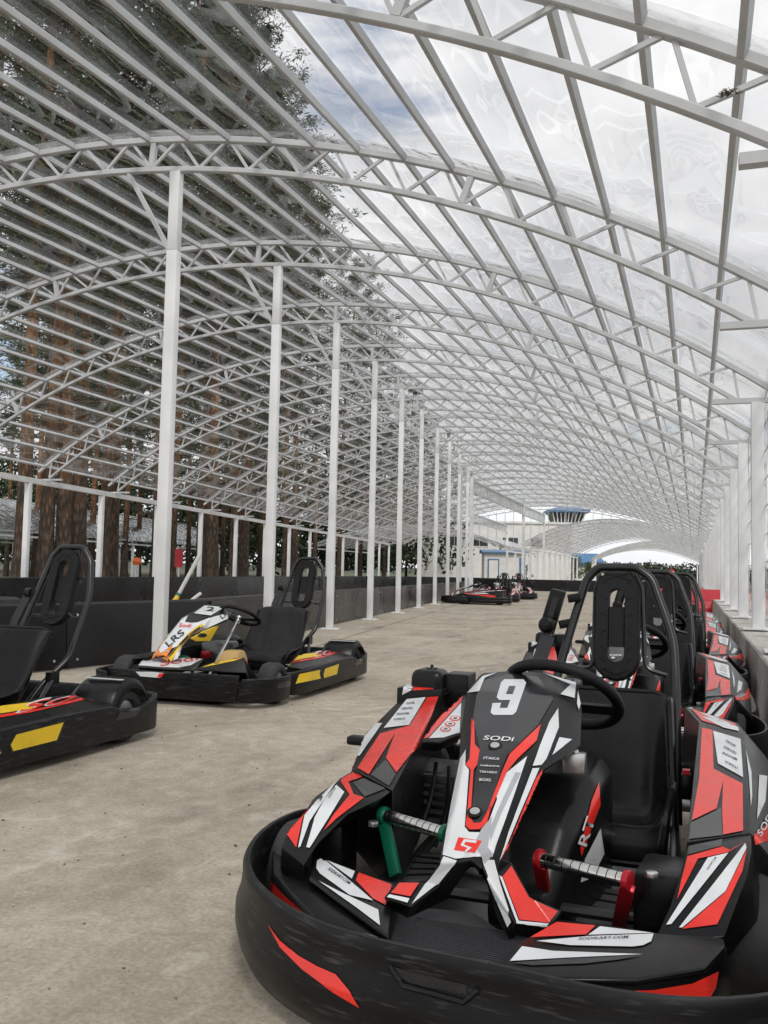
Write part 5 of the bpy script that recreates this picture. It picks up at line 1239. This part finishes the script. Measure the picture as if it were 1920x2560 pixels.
        for k in range(13):
            a_ = math.radians(5+150*k/12); r = .172; rings.append([Vector((s*x, -.70+r*math.cos(a_), .14+r*math.sin(a_)*1.08)) for x in (.40, .44, .66, .685)]); rings[-1][0].z -= .03; rings[-1][3] = Vector((s*.69, -.70+(r-.03)*math.cos(a_), .14+(r-.03)*math.sin(a_)))
        mb.loft(rings, closed_ring=False, cap=False); fe = panel('rear_fender', mb, M['blk2'], t, .008, 0, (0, 0, 1))
        if s < 0: mb = MB(); mb.box((s*.55, -.64, .323), (.22, .02, .003)); mb.build('sticker', M['white'], fe)
        rim_tyre(t, (s*.55, .74, .135), .135, .13, s); rim_tyre(t, (s*.56, -.70, .14), .14, .2, s)
    # nose
    GN = [(-.3, .70), (.02, .60), (.15, .585), (.3, .535), (.5, .455), (.75, .335), (.86, .265), (.93, .215), (1.05, .15)]
    g = lambda p, dz=0.: F.g(p[0], p[1], GN, dz)
    st = [((548, 735, -.03), (600, 690, 0), (690, 690, .004), (742, 700, 0), (742, 765, -.03)), ((568, 670, -.025), (610, 640, 0), (700, 640, .008), (770, 650, 0), (870, 712, -.05)), ((645, 570, -.025), (680, 560, 0), (770, 560, .01), (860, 560, 0), (915, 560, -.055)),
          ((775, 395, -.025), (800, 400, 0), (880, 420, .01), (985, 440, 0), (1015, 460, -.055)), ((895, 250, -.025), (915, 255, 0), (1010, 300, .01), (1140, 345, 0), (1185, 380, -.05)), ((1020, 180, -.02), (1040, 185, 0), (1130, 215, .008), (1240, 240, 0), (1420, 285, -.06)), ((1150, 112, -.02), (1170, 110, 0), (1280, 105, .006), (1395, 130, 0), (1485, 190, -.06)), ((1215, 98, -.03), (1230, 95, -.01), (1320, 92, -.005), (1430, 118, -.01), (1505, 210, -.07))]
    rows = [[g(e(*p[:2]), p[2]) for p in s_] for s_ in st]; mb = MB(); mb.loft(rows, closed_ring=False, cap=False); nose = panel('nose_panel', mb, M['blk2'], t, .01, .005)
    D = Decals(nose, F, 5)
    D.poly('white', [e(*q) for q in ((655, 575), (790, 400), (905, 258), (970, 225), (945, 280), (935, 300), (1010, 312), (1080, 305), (1200, 258), (1360, 215), (1420, 200), (1425, 262), (1180, 375), (1010, 455), (912, 560), (872, 705), (790, 745), (870, 570), (640, 660), (630, 620))], 0.0011)
    D.poly('yellow', [e(*q) for q in ((1140, 350), (1000, 450), (900, 555), (830, 660), (770, 760), (735, 705), (780, 655), (860, 555), (960, 440), (1080, 345), (1140, 315))], 0.0020); D.poly('ink', [e(*q) for q in ((1110, 350), (970, 445), (860, 560), (775, 665), (742, 705), (748, 715), (790, 670), (868, 570), (980, 452), (1120, 358))], 0.0028)
    D.poly('orangev', [e(*q) for q in ((552, 735), (572, 680), (630, 598), (650, 665), (800, 560), (760, 640), (728, 690), (690, 745), (610, 760))], 0.0024); D.poly('yellow', [e(*q) for q in ((632, 590), (700, 490), (760, 420), (700, 510), (650, 590))], 0.0024)
    D.poly('white', [e(*q) for q in ((1160, 112), (1390, 133), (1228, 228), (1035, 202))], 0.0024); D.text('ink', '2', e(1170, 178), e(1262, 186), 11, .006, .2); D.poly('ink', [e(*q) for q in ((935, 295), (965, 235), (1060, 215), (1190, 240), (1080, 305), (1010, 312))], 0.0024)
    D.text('red', 'Sodi', e(860, 362), e(1000, 368), 9, .005, .1); D.text('ink', 'LRS', e(745, 598), e(935, 440), 15, .006); D.text('ink', 'LR', e(1358, 275), e(1438, 215), 11, .006); D.done()
    for q in ((608, 632), (722, 645)):
        p = cast(nose, F, *e(*q), .001); n = Vector((0, .5, .85)).normalized(); mb = MB(); mb.tube([p-n*.003, p+n*.005], .014, 12); mb.build('screw', M['bolt'], nose, smooth=True, ang=40)
    # deck, fenders and far side pieces
    mb = MB(); strip(mb, [Z(*e(*q), .225) for q in ((380, 815), (640, 835), (900, 850), (1040, 855))], [Z(*e(*q), .25) for q in ((465, 690), (620, 690), (880, 705), (1150, 722))]); dk = panel('front_deck', mb, M['blk2'], t, .01, .004)
    D = Decals(dk, F, 6); D.poly('white', [e(*q) for q in ((388, 800), (465, 695), (620, 698), (870, 712), (1130, 728), (1000, 800), (860, 828), (620, 820))]); D.text('red', 'Sodi', e(650, 815), e(1090, 745), 14, .004); D.done()
    mb = MB(); strip(mb, [Z(*e(1030, 850), .235), Z(*e(1380, 868), .235), Z(*e(1640, 880), .235)], [Z(*e(1130, 800), .262), Z(*e(1400, 742), .275), Z(*e(1610, 705), .28)]); strip(mb, [Z(*e(1130, 800), .262), Z(*e(1400, 742), .275), Z(*e(1610, 705), .28)], [Vector((-.30, .80, .12)), Vector((-.30, .62, .12)), Vector((-.30, .45, .12))])
    q1, q2 = Z(*e(1640, 880), .235), Z(*e(1610, 705), .28); mb.add([q1, q2, Vector((q2.x, q2.y-.1, .12)), Vector((q1.x, q1.y-.08, .12))], [(0, 1, 2, 3)]); fe = panel('front_fender', mb, M['blk2'], t, .01, .008)
    D = Decals(fe, F, 6); D.poly('yellow', [e(*q) for q in ((1130, 825), (1280, 768), (1500, 730), (1605, 714), (1500, 750), (1330, 785))]); D.done()
    mb = MB(); strip(mb, [Vector((.60, .78, .23)), Vector((.63, .6, .25)), Vector((.62, .4, .24))], [Vector((.36, .82, .27)), Vector((.36, .6, .30)), Vector((.40, .4, .28))]); fe = panel('front_fender', mb, M['blk2'], t, .012, .008)
    D = Decals(fe, F, 6); D.poly('yellow', [e(*q) for q in ((165, 640), (315, 660), (200, 765), (175, 700))]); D.text('ink', 'RS', e(165, 665), e(215, 700), 9, .004); D.poly('grey', [e(*q) for q in ((325, 668), (345, 675), (230, 785), (205, 780))]); D.done()
    mb = MB(); strip(mb, [F.x(*e(1005, 490), .1), F.x(*e(1150, 405), .1), F.x(*e(1330, 335), .1)], [F.x(*e(1060, 522), .1), F.x(*e(1140, 520), .1), F.x(*e(1225, 522), .1)]); pn = panel('steering_shroud', mb, M['yellow'], t, .012, .003, (-1, 0, 0))
    D = Decals(pn, F, 6); D.poly('ink', [e(1130+55*math.cos(k*.524), 452+24*math.sin(k*.524)) for k in range(12)], 0.0017); D.done('hole')
    # tank, floor, chassis
    tk = F.x(*e(1480, 660), -.12); mb = MB(); rings = []
    mb.loft([[(tk.x-.08, tk.y-.10, z), (tk.x+.08, tk.y-.10, z), (tk.x+.08, tk.y+.10, z), (tk.x-.08, tk.y+.10, z)] for z in (.08, .25)]+[[(tk.x-.06, tk.y-.08, .31), (tk.x+.06, tk.y-.08, .31), (tk.x+.06, tk.y+.03, .31), (tk.x-.06, tk.y+.03, .31)]]); tank = mb.build('fuel_tank', M['tan'], t, bevel=.018)
    mb = MB(); mb.box((0, .2, .045), (.62, 1.6, .014)); mb.build('floor_tray', M['blk2'], t)
    mb = MB()
    for s in (-1, 1): mb.tube(arcpts([(s*.28, .95, .07), (s*.30, .5, .07), (s*.36, 0, .075), (s*.33, -.85, .08)]), .016, 8)
    for y in (.86, .1, -.5, -.8): mb.tube([(-.33, y, .075), (.33, y, .075)], .014, 8)
    mb.build('chassis', M['tube'], t, smooth=True)
    mb = MB(); mb.tube([(-.6, -.70, .14), (.6, -.70, .14)], .02, 10); mb.build('axle', M['galv'], t, smooth=True)
    mb = MB(); mb.box((.32, -.2, .2), (.2, .28, .22)); en = mb.build('engine', M['engine'], t, bevel=.02); mb = MB(); mb.box((.34, .0, .22), (.07, .07, .06)); mb.build('air_filter', M['redp'], en, bevel=.015)
    # pedals
    for nm, s, mt in (('brake_pedal', -1, 'redp'), ('throttle_pedal', 1, 'greena')):
        mb = MB(); x0 = s*.22; mb.tube(arcpts([(x0-.06, .52, .10), (x0-.06, .58, .26), (x0+.06, .58, .26), (x0+.06, .52, .10)]), .010, 8); mb.build(nm, M[mt], t, smooth=True)
    # steering
    wc = Z(*h(178, 712), .532); nrm = Vector((-.12, -.45, .88)).normalized(); ux = (Vector((1, 0, 0))-nrm*nrm.x).normalized(); uy = nrm.cross(ux); R = .155
    mb = MB(); mb.tube([wc+ux*(R*math.cos(k*math.pi/20))+uy*(R*math.sin(k*math.pi/20)) for k in range(40)], .0155, 12, closed=True); sw = mb.build('steering_wheel', M['pad'], t, smooth=True); hub = wc-nrm*.03; mb = MB()
    for ang in (-.15, math.pi+.15, -math.pi/2): mb.beam(wc+ux*(R*math.cos(ang))+uy*(R*math.sin(ang)), hub, .045, .008, nrm)
    mb.build('spokes', M['tube'], sw); mb = MB(); mb.tube([hub+nrm*.02, hub-nrm*.04], .022, 12); mb.build('hub', M['bolt'], sw, smooth=True)
    mb = MB(); mb.tube([hub, Vector((0, .60, .12))], .011, 10); mb.build('steering_column', M['chrome'], t, smooth=True)
    # seat, cushion, hoop, headrest
    SX = -.08; so, sf = seat_mesh(t, SX, -.16, .0, .54, .565)
    def cu(u, v):
        p = sf(.05+.9*u, .04+.95*v); q = sf(.05+.9*u, min(1, .05+.95*v+.02)); b = .5-abs(u-.5); n = Vector((0, .75, .65)); th = .022+.035*(1 if .3 < u < .7 else .75)*math.sin(math.pi*min(1, max(0, u)))**.4*math.sin(math.pi*min(1, .06+v*.9))**.3
        w = .010*noise.noise(Vector((u*7, v*6, 1)))+.006*noise.noise(Vector((u*16, v*14, 4)))
        return p+n*(th+w)
    mb = MB(); grid_surf(mb, cu, 28, 36); cush = panel('seat_cushion', mb, M['padcloth'], t, .012, 0, (0, .6, .8))
    yv = lambda q, y: F.y(*h(*q), y)
    pts = [Vector((SX+.12, -.42, .10)), Vector((SX+.19, -.64, .40)), yv((620, 640), -0.730), yv((700, 420), -0.770), yv((800, 140), -0.830), yv((860, 75), -0.840), yv((1040, 75), -0.840), yv((1105, 180), -0.830), yv((1125, 440), -0.780), yv((1030, 860), -0.670), Vector((SX-.17, -.56, .30)), Vector((SX-.12, -.38, .10))]
    mb = MB(); mb.tube(arcpts(pts, 6, .28), .0165, 10); hoop = mb.build('roll_hoop', M['tube'], t, smooth=True)
    top, bot = yv((935, 92), -.835), yv((855, 642), -.735)
    mb = MB(); mb.tube(arcpts([yv((1010, 100), -0.840), yv((1018, 200), -0.820), yv((965, 530), -0.750), yv((1000, 575), -0.750), yv((1065, 580), -0.750)]), .008, 8); mb.tube([yv((668, 555), -0.750), yv((770, 565), -0.750)], .008, 8); mb.tube([yv((755, 290), -0.800), yv((810, 290), -0.800)], .008, 8); mb.tube([yv((1010, 295), -0.810), yv((1085, 300), -0.810)], .008, 8); mb.build('hoop_stays', M['tube'], hoop, smooth=True)
    headrest(t, top, bot, .185, .06)
    mb = MB(); b0, b1 = yv((640, 400), -0.770), yv((560, 600), -0.710); mb.lathe([(.001, .02), (.025, .018), (.028, -.02), (.001, -.022)], 12, Matrix.Translation(b0) @ Matrix.Rotation(math.pi/2, 4, 'Y')); br = mb.build('belt_guide', M['blk2'], t, smooth=True)
    mb = MB(); mb.beam(b0, b1, .05, .01, (0, 1, .3)); mb.beam(b1, Vector((b1.x-.02, -.6, .2)), .05, .01, (0, 1, .3)); mb.build('seat_belt', M['belt'], br)
    mb = MB(); mb.tube([Vector((SX-.2, -.60, .34)), Vector((SX-.33, -.24, .12))], .012, 8); mb.box((SX-.215, -.56, .32), (.03, .07, .06)); mb.build('seat_stay', M['tube'], t)
    mb = MB(); mb.tube([(SX-.33, -.26, .13), (SX-.36, -.26, .13)], .016, 8); mb.build('stay_bolt', M['bolt'], t, smooth=True)
    return t, cush
kart2, cush2 = yellow_kart(Y2)
c = copy_tree(kart2); c['label'] = 'yellow and black kart cut by the left edge with a bare black seat'
c.location = (-3.39, 3.36, 0); c.rotation_euler = (0, 0, 3.12)
for ch in list(c.children):
    if ch.name.startswith('seat_cushion'): bpy.data.objects.remove(ch, do_unlink=True)
